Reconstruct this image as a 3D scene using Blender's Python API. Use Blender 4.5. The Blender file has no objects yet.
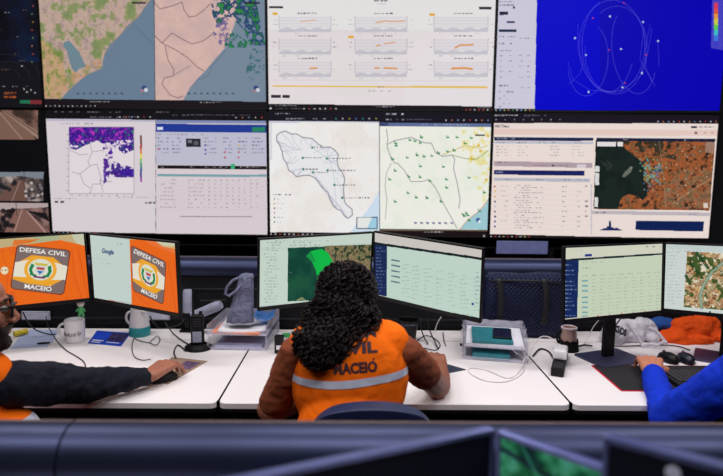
import bpy, bmesh, math, random
import numpy as np
from mathutils import Matrix, Vector, noise
from mathutils.bvhtree import BVHTree

scene = bpy.context.scene
COL = scene.collection
random.seed(7)
rng = np.random.default_rng(11)
R = math.radians

# ------------------------------------------------------------------ camera
CAM_F, CAM_PITCH, CAM_ROLL, CAM_YAW = 573.04, 0.1278, 0.0085, 0.0083
CAM_POS = Vector((0.0, 0.0, 1.6))
_F = Vector((math.sin(CAM_YAW) * math.cos(CAM_PITCH), math.cos(CAM_YAW) * math.cos(CAM_PITCH), -math.sin(CAM_PITCH)))
_R0 = Vector((math.cos(CAM_YAW), -math.sin(CAM_YAW), 0))
_U0 = _R0.cross(_F)
_Rt = math.cos(CAM_ROLL) * _R0 + math.sin(CAM_ROLL) * _U0
_Up = -math.sin(CAM_ROLL) * _R0 + math.cos(CAM_ROLL) * _U0
cd = bpy.data.cameras.new('camera')
cam = bpy.data.objects.new('camera', cd)
COL.objects.link(cam)
cam.matrix_world = Matrix(((_Rt.x, _Up.x, -_F.x, CAM_POS.x), (_Rt.y, _Up.y, -_F.y, CAM_POS.y), (_Rt.z, _Up.z, -_F.z, CAM_POS.z), (0, 0, 0, 1)))
cd.sensor_width = 36.0
cd.lens = 36.0 * CAM_F / 723.0
cd.clip_start = 0.02
cd.dof.use_dof = True
cd.dof.focus_distance = 2.45
cd.dof.aperture_fstop = 2.2
scene.camera = cam

# ------------------------------------------------------------------ view, world, ceiling light
vs = scene.view_settings
vs.view_transform = 'Standard'
vs.look = 'None'
vs.gamma = 1.0
vs.exposure = 0.0
vs.use_curve_mapping = False
w = bpy.data.worlds.new('world')
scene.world = w
w.use_nodes = True
w.node_tree.nodes['Background'].inputs[0].default_value = (0.45, 0.5, 0.75, 1)
w.node_tree.nodes['Background'].inputs[1].default_value = 0.05

LAMPS = [(-1.7, 2.15), (0.0, 2.15), (1.7, 2.15), (-1.7, 0.35), (0.0, 0.35), (1.7, 0.35)]
LAMP_W = [14, 14, 14, 14, 14, 14]
CEIL = 3.25
LS = 1.75
for i, (lx, ly) in enumerate(LAMPS):
    ld = bpy.data.lights.new('panel_light', 'AREA')
    ld.shape = 'RECTANGLE'
    ld.size = 1.15
    ld.size_y = 0.3
    ld.energy = LAMP_W[i] * LS
    ld.color = (1.0, 0.96, 0.955)
    lo = bpy.data.objects.new('panel_light', ld)
    lo.location = (lx, ly, CEIL - 0.06)
    COL.objects.link(lo)


def proj(P):
    d = Vector(P) - CAM_POS
    z = d.dot(_F)
    return (361.5 + CAM_F * d.dot(_Rt) / z, 238 - CAM_F * d.dot(_Up) / z)


# ------------------------------------------------------------------ materials
def lin(c):
    c = np.asarray(c, float) / 255.0
    return np.where(c <= 0.04045, c / 12.92, ((c + 0.055) / 1.055) ** 2.4)


MATS = {}


def mat(name, col, rough=0.6, metal=0.0, var=0.12, scale=30.0, bump=0.1, coat=0.0, sheen=0.0, stretch=None, spec=None):
    if name in MATS:
        return MATS[name]
    m = bpy.data.materials.new(name)
    m.use_nodes = True
    nt = m.node_tree
    b = nt.nodes['Principled BSDF']
    c = lin(col)
    tc = nt.nodes.new('ShaderNodeTexCoord')
    mp = nt.nodes.new('ShaderNodeMapping')
    if stretch:
        mp.inputs['Scale'].default_value = stretch
    nz = nt.nodes.new('ShaderNodeTexNoise')
    nz.inputs['Scale'].default_value = scale
    nz.inputs['Detail'].default_value = 4
    rp = nt.nodes.new('ShaderNodeValToRGB')
    rp.color_ramp.elements[0].position = 0.3
    rp.color_ramp.elements[1].position = 0.7
    rp.color_ramp.elements[0].color = (*[max(0, x * (1 - var)) for x in c], 1)
    rp.color_ramp.elements[1].color = (*[min(1, x * (1 + var)) for x in c], 1)
    nt.links.new(tc.outputs['Object'], mp.inputs['Vector'])
    nt.links.new(mp.outputs[0], nz.inputs['Vector'])
    nt.links.new(nz.outputs['Fac'], rp.inputs[0])
    nt.links.new(rp.outputs[0], b.inputs['Base Color'])
    b.inputs['Roughness'].default_value = rough
    b.inputs['Metallic'].default_value = metal
    b.inputs['Coat Weight'].default_value = coat
    b.inputs['Sheen Weight'].default_value = sheen
    if spec is not None:
        b.inputs['Specular IOR Level'].default_value = spec
    if bump:
        bp = nt.nodes.new('ShaderNodeBump')
        bp.inputs['Strength'].default_value = bump
        bp.inputs['Distance'].default_value = 0.004
        nt.links.new(nz.outputs['Fac'], bp.inputs['Height'])
        nt.links.new(bp.outputs[0], b.inputs['Normal'])
    MATS[name] = m
    return m


def cloth(name, col, wave=18.0, amt=0.5, rough=0.85, dist=0.02, var=0.1):
    """fabric: broad folds plus fine weave in the bump"""
    if name in MATS:
        return MATS[name]
    m = mat(name, col, rough, var=var, scale=14, bump=0, sheen=0.0)
    nt = m.node_tree
    b = nt.nodes['Principled BSDF']
    b.inputs['Specular IOR Level'].default_value = 0.2
    tc = [n for n in nt.nodes if n.type == 'TEX_COORD'][0]
    n1 = nt.nodes.new('ShaderNodeTexNoise')
    n1.inputs['Scale'].default_value = wave
    n1.inputs['Detail'].default_value = 2
    n1.inputs['Distortion'].default_value = 0.8
    b1 = nt.nodes.new('ShaderNodeBump')
    b1.inputs['Strength'].default_value = amt
    b1.inputs['Distance'].default_value = dist
    nt.links.new(tc.outputs['Object'], n1.inputs['Vector'])
    nt.links.new(n1.outputs['Fac'], b1.inputs['Height'])
    nt.links.new(b1.outputs[0], b.inputs['Normal'])
    return m


def screen_mat(name, strength=1.0):
    if name in MATS:
        return MATS[name]
    m = bpy.data.materials.new(name)
    m.use_nodes = True
    nt = m.node_tree
    b = nt.nodes['Principled BSDF']
    at = nt.nodes.new('ShaderNodeAttribute')
    at.attribute_name = 'pixels'
    b.inputs['Base Color'].default_value = (0.002, 0.002, 0.002, 1)
    b.inputs['Roughness'].default_value = 0.45
    b.inputs['Specular IOR Level'].default_value = 0.05
    nt.links.new(at.outputs['Color'], b.inputs['Emission Color'])
    b.inputs['Emission Strength'].default_value = strength
    m.cycles.emission_sampling = 'NONE'
    MATS[name] = m
    return m


def plastic_clear(name, col, alpha=0.4, rough=0.15):
    if name in MATS:
        return MATS[name]
    m = mat(name, col, rough, var=0.05, scale=8, bump=0.05)
    m.node_tree.nodes['Principled BSDF'].inputs['Alpha'].default_value = alpha
    return m


# ------------------------------------------------------------------ object helpers
def tag(o, label=None, cat=None, group=None, kind=None):
    if label: o['label'] = label
    if cat: o['category'] = cat
    if group: o['group'] = group
    if kind: o['kind'] = kind
    return o


def thing(name, label, cat, loc=(0, 0, 0), rz=0.0, group=None):
    o = bpy.data.objects.new(name, None)
    o.empty_display_size = 0.05
    o.location = loc
    o.rotation_euler = (0, 0, rz)
    COL.objects.link(o)
    return tag(o, label, cat, group)


def wm(o):
    m = Matrix.Translation(o.location) @ o.rotation_euler.to_matrix().to_4x4()
    return wm(o.parent) @ m if o.parent else m


def link_mesh(name, me, m, parent=None, local=False, smooth=False, origin=None):
    """vertices are given in world space unless local"""
    o = bpy.data.objects.new(name, me)
    COL.objects.link(o)
    if m is not None:
        for mm in (m if isinstance(m, (list, tuple)) else [m]):
            me.materials.append(mm)
    if parent is not None:
        o.parent = parent
        if not local:
            me.transform(wm(parent).inverted())
    elif origin is not None:
        me.transform(Matrix.Translation(-Vector(origin)))
        o.location = origin
    if smooth:
        me.polygons.foreach_set('use_smooth', [True] * len(me.polygons))
        if smooth == 'auto':
            try:
                me.set_sharp_from_angle(angle=R(38))
            except Exception:
                pass
    me.update()
    return o


class MB:
    def __init__(self, M=None):
        self.bm = bmesh.new()
        self.M = M or Matrix.Identity(4)

    def _add(self, vs, fs, mi=0):
        v = [self.bm.verts.new(self.M @ Vector(p)) for p in vs]
        out = []
        for f in fs:
            try:
                fc = self.bm.faces.new([v[i] for i in f])
                fc.material_index = mi
                out.append(fc)
            except ValueError:
                pass
        return v

    def box(self, c, s, bev=0.0, rot=None, mi=0, seg=2):
        b = bmesh.new()
        bmesh.ops.create_cube(b, size=1.0)
        bmesh.ops.scale(b, vec=s, verts=b.verts)
        if bev > 0:
            bmesh.ops.bevel(b, geom=list(b.edges), offset=min(bev, min(s) * 0.49), segments=seg, profile=0.5, affect='EDGES')
        T = Matrix.Translation(c) @ (rot.to_4x4() if rot is not None else Matrix.Identity(4))
        b.verts.index_update()
        self._add([T @ v.co for v in b.verts], [[v.index for v in f.verts] for f in b.faces], mi)
        b.free()
        return self

    def prism(self, pts, z0, z1, mi=0, bev=0.0, T=None):
        """pts: 2d outline (x,y) extruded z0..z1"""
        b = bmesh.new()
        v = [b.verts.new((p[0], p[1], z0)) for p in pts]
        f = b.faces.new(v)
        r = bmesh.ops.extrude_face_region(b, geom=[f])
        nv = [g for g in r['geom'] if isinstance(g, bmesh.types.BMVert)]
        bmesh.ops.translate(b, vec=(0, 0, z1 - z0), verts=nv)
        bmesh.ops.recalc_face_normals(b, faces=b.faces)
        if bev:
            es = [e for e in b.edges if abs(e.verts[0].co.z - e.verts[1].co.z) < 1e-6]
            bmesh.ops.bevel(b, geom=es, offset=bev, segments=2, profile=0.5, affect='EDGES')
        b.verts.index_update()
        T = T or Matrix.Identity(4)
        self._add([T @ v.co for v in b.verts], [[v.index for v in f.verts] for f in b.faces], mi)
        b.free()
        return self

    def tube(self, pts, r, n=8, mi=0, closed=False):
        pts = [Vector(p) for p in pts]
        rr = r if isinstance(r, (list, tuple)) else [r] * len(pts)
        up = Vector((0.0123, 0.031, 1)).normalized()
        rings = []
        N = len(pts)
        prev = None
        for i, p in enumerate(pts):
            if closed:
                t = pts[(i + 1) % N] - pts[i - 1]
            else:
                t = pts[min(i + 1, N - 1)] - pts[max(i - 1, 0)]
            t.normalize()
            a = (prev - t * prev.dot(t)) if prev is not None else (t.cross(up) if abs(t.dot(up)) < 0.95 else t.cross(Vector((1, 0, 0))))
            a.normalize()
            prev = a
            b = t.cross(a)
            rings.append([p + (a * math.cos(2 * math.pi * k / n) + b * math.sin(2 * math.pi * k / n)) * rr[i] for k in range(n)])
        vs = [q for rg in rings for q in rg]
        fs = []
        for i in range(N if closed else N - 1):
            j = (i + 1) % N
            for k in range(n):
                fs.append((i * n + k, i * n + (k + 1) % n, j * n + (k + 1) % n, j * n + k))
        if not closed:
            fs.append(tuple(range(n))[::-1])
            fs.append(tuple((N - 1) * n + k for k in range(n)))
        self._add(vs, fs, mi)
        return self

    def lathe(self, prof, c=(0, 0, 0), n=32, mi=0, T=None):
        """prof: list of (r,z) from bottom to top; closes on the axis where r == 0"""
        vs, fs, idx = [], [], []
        for (r, z) in prof:
            if r < 1e-6:
                idx.append([len(vs)])
                vs.append((0, 0, z))
            else:
                idx.append(list(range(len(vs), len(vs) + n)))
                vs += [(r * math.cos(2 * math.pi * k / n), r * math.sin(2 * math.pi * k / n), z) for k in range(n)]
        for a, b in zip(idx[:-1], idx[1:]):
            for k in range(n):
                k2 = (k + 1) % n
                if len(a) == 1 and len(b) == 1: continue
                if len(a) == 1: fs.append((a[0], b[k2], b[k]))
                elif len(b) == 1: fs.append((a[k], a[k2], b[0]))
                else: fs.append((a[k], a[k2], b[k2], b[k]))
        T = T or Matrix.Identity(4)
        C = Matrix.Translation(c)
        self._add([C @ (T @ Vector(v)) for v in vs], fs, mi)
        return self

    def cyl(self, c, r, h, n=24, T=None, mi=0, bev=0.0):
        b = bev
        pr = [(0, -h / 2), (r - b, -h / 2)] + ([(r, -h / 2 + b), (r, h / 2 - b)] if b else []) + [(r - b, h / 2), (0, h / 2)]
        if not b: pr = [(0, -h / 2), (r, -h / 2), (r, h / 2), (0, h / 2)]
        return self.lathe(pr, c, n, mi, T)

    def ball(self, c, r, rot=None, sub=3, mi=0):
        b = bmesh.new()
        bmesh.ops.create_icosphere(b, subdivisions=sub, radius=1.0)
        r = r if isinstance(r, (list, tuple)) else (r, r, r)
        T = Matrix.Translation(c) @ (rot.to_4x4() if rot is not None else Matrix.Identity(4)) @ Matrix.Diagonal((*r, 1))
        b.verts.index_update()
        self._add([T @ v.co for v in b.verts], [[v.index for v in f.verts] for f in b.faces], mi)
        b.free()
        return self

    def cap(self, p0, r0, p1, r1, sq=(1, 1), up=None, n=14):
        """tapered capsule; sq squashes its section (side, up)"""
        p0, p1 = Vector(p0), Vector(p1)
        ax = (p1 - p0)
        L = ax.length
        ax.normalize()
        u = Vector(up) if up is not None else (Vector((0, 0, 1)) if abs(ax.z) < 0.9 else Vector((0, 1, 0)))
        s = ax.cross(u).normalized()
        u = s.cross(ax).normalized()
        prof = []
        for k in range(5):
            a = math.pi / 2 * k / 4
            prof.append((r0 * math.sin(a), -r0 * math.cos(a)))
        for k in range(5):
            a = math.pi / 2 * k / 4
            prof.append((r1 * math.cos(a), L + r1 * math.sin(a)))
        prof[0] = (0, -r0)
        prof[-1] = (0, L + r1)
        T = Matrix(((s.x, u.x, ax.x, p0.x), (s.y, u.y, ax.y, p0.y), (s.z, u.z, ax.z, p0.z), (0, 0, 0, 1))) @ Matrix.Diagonal((sq[0], sq[1], 1, 1))
        return self.lathe(prof, (0, 0, 0), n, 0, T)

    def grid(self, fn, nu, nv, mi=0, closed_u=False):
        vs = [fn(i / nu, j / nv) for j in range(nv + 1) for i in range(nu + (0 if closed_u else 1))]
        wn = nu if closed_u else nu + 1
        fs = [(j * wn + i, j * wn + (i + 1) % wn, (j + 1) * wn + (i + 1) % wn, (j + 1) * wn + i) for j in range(nv) for i in range(nu)]
        self._add(vs, fs, mi)
        return self

    def mesh(self, name='m', recalc=True):
        if recalc:
            bmesh.ops.recalc_face_normals(self.bm, faces=self.bm.faces)
        me = bpy.data.meshes.new(name)
        self.bm.to_mesh(me)
        self.bm.free()
        return me

    def build(self, name, m, parent=None, local=False, smooth=False, origin=None, recalc=True):
        return link_mesh(name, self.mesh(name, recalc), m, parent, local, smooth, origin)


def bake(me, mods):
    """run modifiers over a mesh and hand back the finished mesh"""
    o = bpy.data.objects.new('tmp', me)
    COL.objects.link(o)
    for kind, props in mods:
        md = o.modifiers.new(kind, kind)
        for k, v in props.items():
            setattr(md, k, v)
    dg = bpy.context.evaluated_depsgraph_get()
    dg.update()
    out = bpy.data.meshes.new_from_object(o.evaluated_get(dg))
    bpy.data.objects.remove(o)
    return out


def fuse(mb, voxel=0.006, it=6, fac=0.5):
    return bake(mb.mesh(), [('REMESH', dict(mode='VOXEL', voxel_size=voxel)), ('SMOOTH', dict(factor=fac, iterations=it))])


def wrinkle(me, amp=0.004, sc=18.0, seed=0.0, stretch=(1, 1, 1)):
    me.update()
    nn = [v.normal.copy() for v in me.vertices]
    for v, n in zip(me.vertices, nn):
        p = Vector((v.co.x * stretch[0], v.co.y * stretch[1], v.co.z * stretch[2])) * sc + Vector((seed, seed * 2, 0))
        a = noise.noise(p) + 0.5 * noise.noise(p * 2.1)
        v.co += n * (amp * a)
    me.update()
    return me


# ------------------------------------------------------------------ lettering
_TXT = {}


def text_tris(s, bold=0.0):
    """the string as flat triangles, x from 0, cap height 1"""
    key = (s, bold)
    if key not in _TXT:
        cu = bpy.data.curves.new('t', 'FONT')
        cu.body = s.replace('Ó', 'O')
        cu.size = 1.0
        cu.offset = bold
        cu.resolution_u = 3
        o = bpy.data.objects.new('t', cu)
        COL.objects.link(o)
        dg = bpy.context.evaluated_depsgraph_get()
        dg.update()
        me = bpy.data.meshes.new_from_object(o.evaluated_get(dg))
        me.calc_loop_triangles()
        co = np.array([v.co[:2] for v in me.vertices])
        tr = np.array([t.vertices[:] for t in me.loop_triangles])
        bpy.data.objects.remove(o)
        co[:, 0] -= co[:, 0].min()
        wd = co[:, 0].max()
        co /= 0.70
        if s.endswith('Ó'):
            xc = wd / 0.70 - 0.52
            k = len(co)
            co = np.vstack([co, [(xc - .02, 1.08), (xc + .13, 1.08), (xc + .30, 1.32), (xc + .08, 1.32)]])
            tr = np.vstack([tr, [(k, k + 1, k + 2), (k, k + 2, k + 3)]])
        _TXT[key] = (co, tr, wd / 0.70)
    return _TXT[key]


def lay_text(s, x0, z0, h, width=None, bold=0.0):
    """MB-ready verts/faces in a plane: x right, z up"""
    co, tr, wd = text_tris(s, bold)
    sx = (width / wd) if width else h
    return [(x0 + c[0] * sx, z0 + c[1] * h) for c in co], [tuple(t) for t in tr]
# ------------------------------------------------------------------ screen painter
def solve_h(src, dst):
    A = []
    for (x, y), (u, v) in zip(src, dst):
        A.append([x, y, 1, 0, 0, 0, -u * x, -u * y, -u])
        A.append([0, 0, 0, x, y, 1, -v * x, -v * y, -v])
    return np.linalg.svd(np.array(A))[2][-1].reshape(3, 3)


def fbm(wd, ht, cell, oct=4, seed=0, gain=0.55):
    """tileless value noise 0..1"""
    g = np.random.default_rng(seed)
    out = np.zeros((ht, wd)); amp = 1.0; tot = 0
    for o in range(oct):
        nx, ny = int(wd / cell) + 3, int(ht / cell) + 3
        a = g.random((ny, nx))
        ys, xs = np.arange(ht) / cell, np.arange(wd) / cell
        yi, xi = ys.astype(int), xs.astype(int)
        fy, fx = (ys - yi)[:, None], (xs - xi)[None, :]
        fy = fy * fy * (3 - 2 * fy); fx = fx * fx * (3 - 2 * fx)
        v = a[yi][:, xi] * (1 - fy) * (1 - fx) + a[yi + 1][:, xi] * fy * (1 - fx) + a[yi][:, xi + 1] * (1 - fy) * fx + a[yi + 1][:, xi + 1] * fy * fx
        out += v * amp; tot += amp; amp *= gain; cell = max(cell / 2, 1.0)
    return out / tot


class Canvas:
    """a display's picture; points are measured on the display's own face through the map `hm`"""
    def __init__(s, wd, ht, quad, bg):
        s.w, s.h = wd, ht
        s.img = np.ones((ht, wd, 3)) * np.array(bg, float)
        s.H = solve_h(quad, [(0, 0), (wd, 0), (wd, ht), (0, ht)])
        s.yy, s.xx = np.mgrid[0:ht, 0:wd] + 0.5
        s.g = np.random.default_rng(int(abs(quad[0][0]) * 7 + abs(quad[0][1])))

    def P(s, p):
        q = s.H @ np.array([p[0], p[1], 1.0])
        return q[0] / q[2], q[1] / q[2]

    def mask(s, pts, raw=False):
        q = np.array(pts if raw else [s.P(p) for p in pts])
        m = np.zeros((s.h, s.w), bool)
        x0, x1 = max(0, int(q[:, 0].min()) - 1), min(s.w, int(q[:, 0].max()) + 2)
        y0, y1 = max(0, int(q[:, 1].min()) - 1), min(s.h, int(q[:, 1].max()) + 2)
        if x0 >= x1 or y0 >= y1: return m
        X, Y = s.xx[y0:y1, x0:x1], s.yy[y0:y1, x0:x1]
        r = np.zeros(X.shape, bool)
        n = len(q)
        for i in range(n):
            ax, ay = q[i]; bx, by = q[(i + 1) % n]
            if ay == by: continue
            c = ((ay > Y) != (by > Y)) & (X < (bx - ax) * (Y - ay) / (by - ay) + ax)
            r ^= c
        m[y0:y1, x0:x1] = r
        return m

    def poly(s, pts, c, a=1.0, raw=False):
        m = s.mask(pts, raw)
        s.img[m] = s.img[m] * (1 - a) + np.array(c, float) * a
        return m

    def rect(s, x0, y0, x1, y1, c, a=1.0):
        return s.poly([(x0, y0), (x1, y0), (x1, y1), (x0, y1)], c, a)

    def frac(s, x0, y0, x1, y1, c, a=1.0):
        X0, X1, Y0, Y1 = [int(round(v)) for v in (x0 * s.w, x1 * s.w, y0 * s.h, y1 * s.h)]
        s.img[Y0:Y1, X0:X1] = s.img[Y0:Y1, X0:X1] * (1 - a) + np.array(c, float) * a

    def line(s, pts, c, wd=1.0, a=1.0, raw=False):
        q = [p if raw else s.P(p) for p in pts]
        acc = np.zeros((s.h, s.w))
        for (ax, ay), (bx, by) in zip(q[:-1], q[1:]):
            x0, x1 = max(0, int(min(ax, bx) - wd - 1)), min(s.w, int(max(ax, bx) + wd + 2))
            y0, y1 = max(0, int(min(ay, by) - wd - 1)), min(s.h, int(max(ay, by) + wd + 2))
            if x0 >= x1 or y0 >= y1: continue
            X, Y = s.xx[y0:y1, x0:x1], s.yy[y0:y1, x0:x1]
            L = (bx - ax) ** 2 + (by - ay) ** 2 + 1e-9
            t = np.clip(((X - ax) * (bx - ax) + (Y - ay) * (by - ay)) / L, 0, 1)
            d = np.hypot(X - ax - t * (bx - ax), Y - ay - t * (by - ay))
            acc[y0:y1, x0:x1] = np.maximum(acc[y0:y1, x0:x1], np.clip(wd / 2 + 0.5 - d, 0, 1))
        acc = (acc * a)[..., None]
        s.img = s.img * (1 - acc) + np.array(c, float) * acc

    def dot(s, x, y, r, c, a=1.0):
        s.poly([(x + r * math.cos(t), y + r * math.sin(t)) for t in np.linspace(0, 2 * math.pi, 13)[:-1]], c, a)

    def words(s, x0, y0, x1, ht, c, a=0.5, dens=0.75):
        """a line of small print too fine to read"""
        x = x0
        while x < x1:
            L = s.g.uniform(1.2, 5.5) * max(0.6, ht / 2)
            if s.g.random() < dens:
                s.rect(x, y0, min(x + L, x1), y0 + ht, c, a * s.g.uniform(0.6, 1.0))
            x += L + s.g.uniform(0.7, 1.6)

    def text(s, st, p0, p1, ht, c, a=1.0, bold=0.03):
        """readable lettering along p0 -> p1, letters ht tall"""
        co, tr, wd = text_tris(st, bold)
        d = np.array([p1[0] - p0[0], p1[1] - p0[1]], float)
        n = np.array([d[1], -d[0]]) / np.hypot(*d)
        if n[1] > 0: n = -n
        for t in tr:
            s.poly([(p0[0] + d[0] * co[i][0] / wd + n[0] * ht * co[i][1], p0[1] + d[1] * co[i][0] / wd + n[1] * ht * co[i][1]) for i in t], c, a)

    def noise_fill(s, pts, cols, cell, seed, lo=0.3, hi=0.7, thr=None, oct=4, levels=10, a=1.0, soft=0.05):
        m = s.mask(pts)
        f = fbm(s.w, s.h, cell, oct, seed)
        t = np.clip((f - lo) / (hi - lo), 0, 0.9999)
        t = np.floor(t * levels) / levels
        cols = np.array(cols, float)
        k = t * (len(cols) - 1)
        i = k.astype(int); fr = (k - i)[..., None]
        cc = cols[i] * (1 - fr) + cols[np.minimum(i + 1, len(cols) - 1)] * fr
        al = np.full((s.h, s.w), a)
        if thr is not None: al = al * np.clip((f - thr) / soft, 0, 1)
        al = (np.round(al * 6) / 6)[..., None]
        s.img[m] = (s.img * (1 - al) + cc * al)[m]
        return m

    def mesh(s, name, wx, wz):
        """one flat face, cut into rectangles of one colour each; centred, x right, z up"""
        q = np.clip(np.round(s.img / 3) * 3, 0, 255).astype(np.int64)
        key = (q[..., 0] << 16) | (q[..., 1] << 8) | q[..., 2]
        runs, active = [], {}
        for y in range(s.h):
            row = key[y]
            cut = np.flatnonzero(np.diff(row)) + 1
            st = np.concatenate([[0], cut]); en = np.concatenate([cut, [s.w]])
            new = {}
            for a, b in zip(st.tolist(), en.tolist()):
                kk = (a, b, int(row[a]))
                new[kk] = active.pop(kk, y)
            for (a, b, c), y0 in active.items(): runs.append((a, b, y0, y, c))
            active = new
        for (a, b, c), y0 in active.items(): runs.append((a, b, y0, s.h, c))
        r = np.array(runs)
        n = len(r)
        X0, X1 = (r[:, 0] / s.w - .5) * wx, (r[:, 1] / s.w - .5) * wx
        Z0, Z1 = (.5 - r[:, 3] / s.h) * wz, (.5 - r[:, 2] / s.h) * wz
        co = np.zeros((n, 4, 3))
        co[:, 0, 0] = X0; co[:, 0, 2] = Z0; co[:, 1, 0] = X1; co[:, 1, 2] = Z0
        co[:, 2, 0] = X1; co[:, 2, 2] = Z1; co[:, 3, 0] = X0; co[:, 3, 2] = Z1
        me = bpy.data.meshes.new(name)
        me.vertices.add(n * 4); me.loops.add(n * 4); me.polygons.add(n)
        me.vertices.foreach_set('co', co.ravel())
        me.loops.foreach_set('vertex_index', np.arange(n * 4))
        me.polygons.foreach_set('loop_start', np.arange(n) * 4)
        me.polygons.foreach_set('loop_total', np.full(n, 4))
        me.update(calc_edges=True)
        at = me.color_attributes.new('pixels', 'FLOAT_COLOR', 'CORNER')
        c = np.stack([(r[:, 4] >> 16) & 255, (r[:, 4] >> 8) & 255, r[:, 4] & 255], 1)
        cl = np.ones((n, 4)); cl[:, :3] = lin(c)
        at.data.foreach_set('color', np.repeat(cl, 4, axis=0).ravel())
        return me


def cr(pts, ox, oy, k):
    return [(ox + a / k, oy + b / k) for a, b in pts]
# ------------------------------------------------------------------ the room
def struct(name, mb, m, smooth=False):
    return tag(mb.build(name, m, smooth=smooth), kind='structure')


WY = -0.0196
WD, WX0, WZ, WP, WH = 3.7667, 0.1433, 2.7547, 1.452, 0.815625
WALLM = Matrix.Translation((0, WD, 0)) @ Matrix.Rotation(WY, 4, 'Z')
struct('floor', MB().box((0, 1.0, -0.05), (8.6, 7.6, 0.1)), mat('floor_vinyl', (70, 72, 82), 0.5, scale=6))
struct('ceiling', MB().box((0, 1.0, CEIL + 0.05), (8.6, 7.6, 0.1)), mat('ceiling_tile', (84, 84, 92), 0.9, scale=40))
struct('wall_back', MB(WALLM).box((0, 0.62, 1.62), (8.6, 0.1, 3.26)), mat('dark_wall', (24, 24, 30), 0.8))
struct('wall_left', MB().box((-4.3, 1.0, 1.62), (0.1, 7.6, 3.26)), mat('side_wall', (60, 60, 70), 0.9))
struct('wall_right', MB().box((4.3, 1.0, 1.62), (0.1, 7.6, 3.26)), mat('side_wall', (60, 60, 70), 0.9))
struct('wall_front', MB().box((0, -2.8, 1.62), (8.6, 0.1, 3.26)), mat('side_wall', (60, 60, 70), 0.9))

BLACK = mat('black_plastic', (11, 11, 14), 0.45, bump=0.05, scale=200, spec=.3)
MATTE = mat('matte_black', (10, 10, 13), 0.7, bump=0.05, scale=120, spec=.2)
GREYM = mat('grey_metal', (92, 96, 110), 0.45, 0.4)
for i, (lx, ly) in enumerate(LAMPS):
    t = thing('ceiling_light', ('leftmost', 'middle', 'rightmost')[i % 3] + (' slim white ceiling light of the row over the desks' if ly > 1 else ' slim white ceiling light of the row behind the seated people'), 'ceiling light', (lx, ly, CEIL - 0.05), 0, 'ceiling lights')
    f = MB()
    for sx, sy, dx, dy in ((0, .165, 1.2, .02), (0, -.165, 1.2, .02), (.595, 0, .02, .31), (-.595, 0, .02, .31)):
        f.box((sx, sy, 0.025), (dx, dy, 0.05), 0.003)
    f.box((0, 0, 0.045), (1.18, .31, 0.008))
    f.build('frame', mat('lamp_frame', (200, 200, 205), 0.5), t, local=True)

# ------------------------------------------------------------------ video wall
def wall_quad(i, j, m=0.008):
    """where the lit face of display (i, j) shows"""
    o = []
    for a, b in ((0, 0), (1, 0), (1, 1), (0, 1)):
        X = WX0 + (i + a - 1.5) * WP + (m if a == 0 else -m)
        z = WZ - (j + b) * WH + (-m if b == 0 else m)
        o.append(proj(WALLM @ Vector((X, 0, z))))
    return o


def wall_display(i, j, cv, label):
    cx = WX0 + (i - 1) * WP
    zb = WZ - (j + 1) * WH
    base = WALLM @ Vector((cx, 0, zb))
    t = thing('wall_display', label, 'display', base, WY, 'video wall displays')
    w_, h_ = WP - 0.004, WH - 0.004
    hb = MB()
    hb.box((0, 0.05, WH / 2), (w_, 0.09, h_), 0.004)
    hb.build('housing', MATTE, t, local=True)
    b = MB()
    e = 0.007
    for c, s in (((0, 0, h_ + .002 - e / 2), (w_, .012, e)), ((0, 0, .002 + e / 2), (w_, .012, e)), ((-w_ / 2 + e / 2, 0, WH / 2), (e, .012, h_)), ((w_ / 2 - e / 2, 0, WH / 2), (e, .012, h_))):
        b.box(c, s, 0.001)
    b.build('bezel', BLACK, t, local=True)
    me = cv.mesh('screen', WP - .016, WH - .016)
    me.transform(Matrix.Translation((0, 0.0, WH / 2)))
    link_mesh('screen', me, screen_mat('lit_screen', 0.97), t, local=True)
    return t


CW, CH = 450, 253
WHT = (217, 207, 213)
TXT = (95, 90, 110)


def taskbar(c, x0, x1, y, n=9, r=0.75, cols=((205, 205, 210), (190, 120, 90), (120, 160, 200), (200, 200, 200), (190, 70, 60))):
    for k in range(n):
        x = x0 + (x1 - x0) * k / max(1, n - 1)
        yy = y(x) if callable(y) else y
        c.dot(x, yy, r, cols[k % len(cols)], .85)


# top row, far left: dark flight-tracking style board
c = Canvas(CW, CH, wall_quad(-1, 0), (22, 20, 26))
c.noise_fill([(-200, -30), (38, -30), (40, 62), (-200, 62)], [(16, 14, 20), (18, 24, 44), (14, 34, 66)], 90, 3, .35, .7)
for k in range(34):
    x, y = c.g.uniform(-150, 30), c.g.uniform(-5, 88)
    c.words(x, y, x + c.g.uniform(3, 10), .9, c.g.choice([0, 1]) and (190, 190, 200) or (150, 110, 80), .6)
for k in range(9):
    c.dot(32 + k % 2, -2 + k * 8, 1.0, [(150, 110, 60), (150, 60, 50), (90, 120, 70)][k % 3], .8)
for a in (14, 24, 34):
    c.line([(6 + a * math.cos(t), 78 - a * .7 * math.sin(t)) for t in np.linspace(0, 3.1, 14)], (40, 42, 56), 1)
c.words(4, 92, 16, 2.2, (190, 100, 50), .9, 1); c.words(4, 96, 16, 2, (190, 90, 40), .9, 1)
c.words(2, 86, 30, .8, (180, 180, 190), .6)
for x, y in ((24, 89), (27, 92), (31, 90), (35, 93), (22, 66)): c.dot(x, y, .9, (190, 185, 190), .8)
c.rect(20, 100, 30, 103.4, (40, 110, 80)); c.rect(30, 100, 43, 104, (120, 45, 50))
wall_display(-1, 0, c, 'dark wall display at top left with small coloured markers on black and blue')

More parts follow.
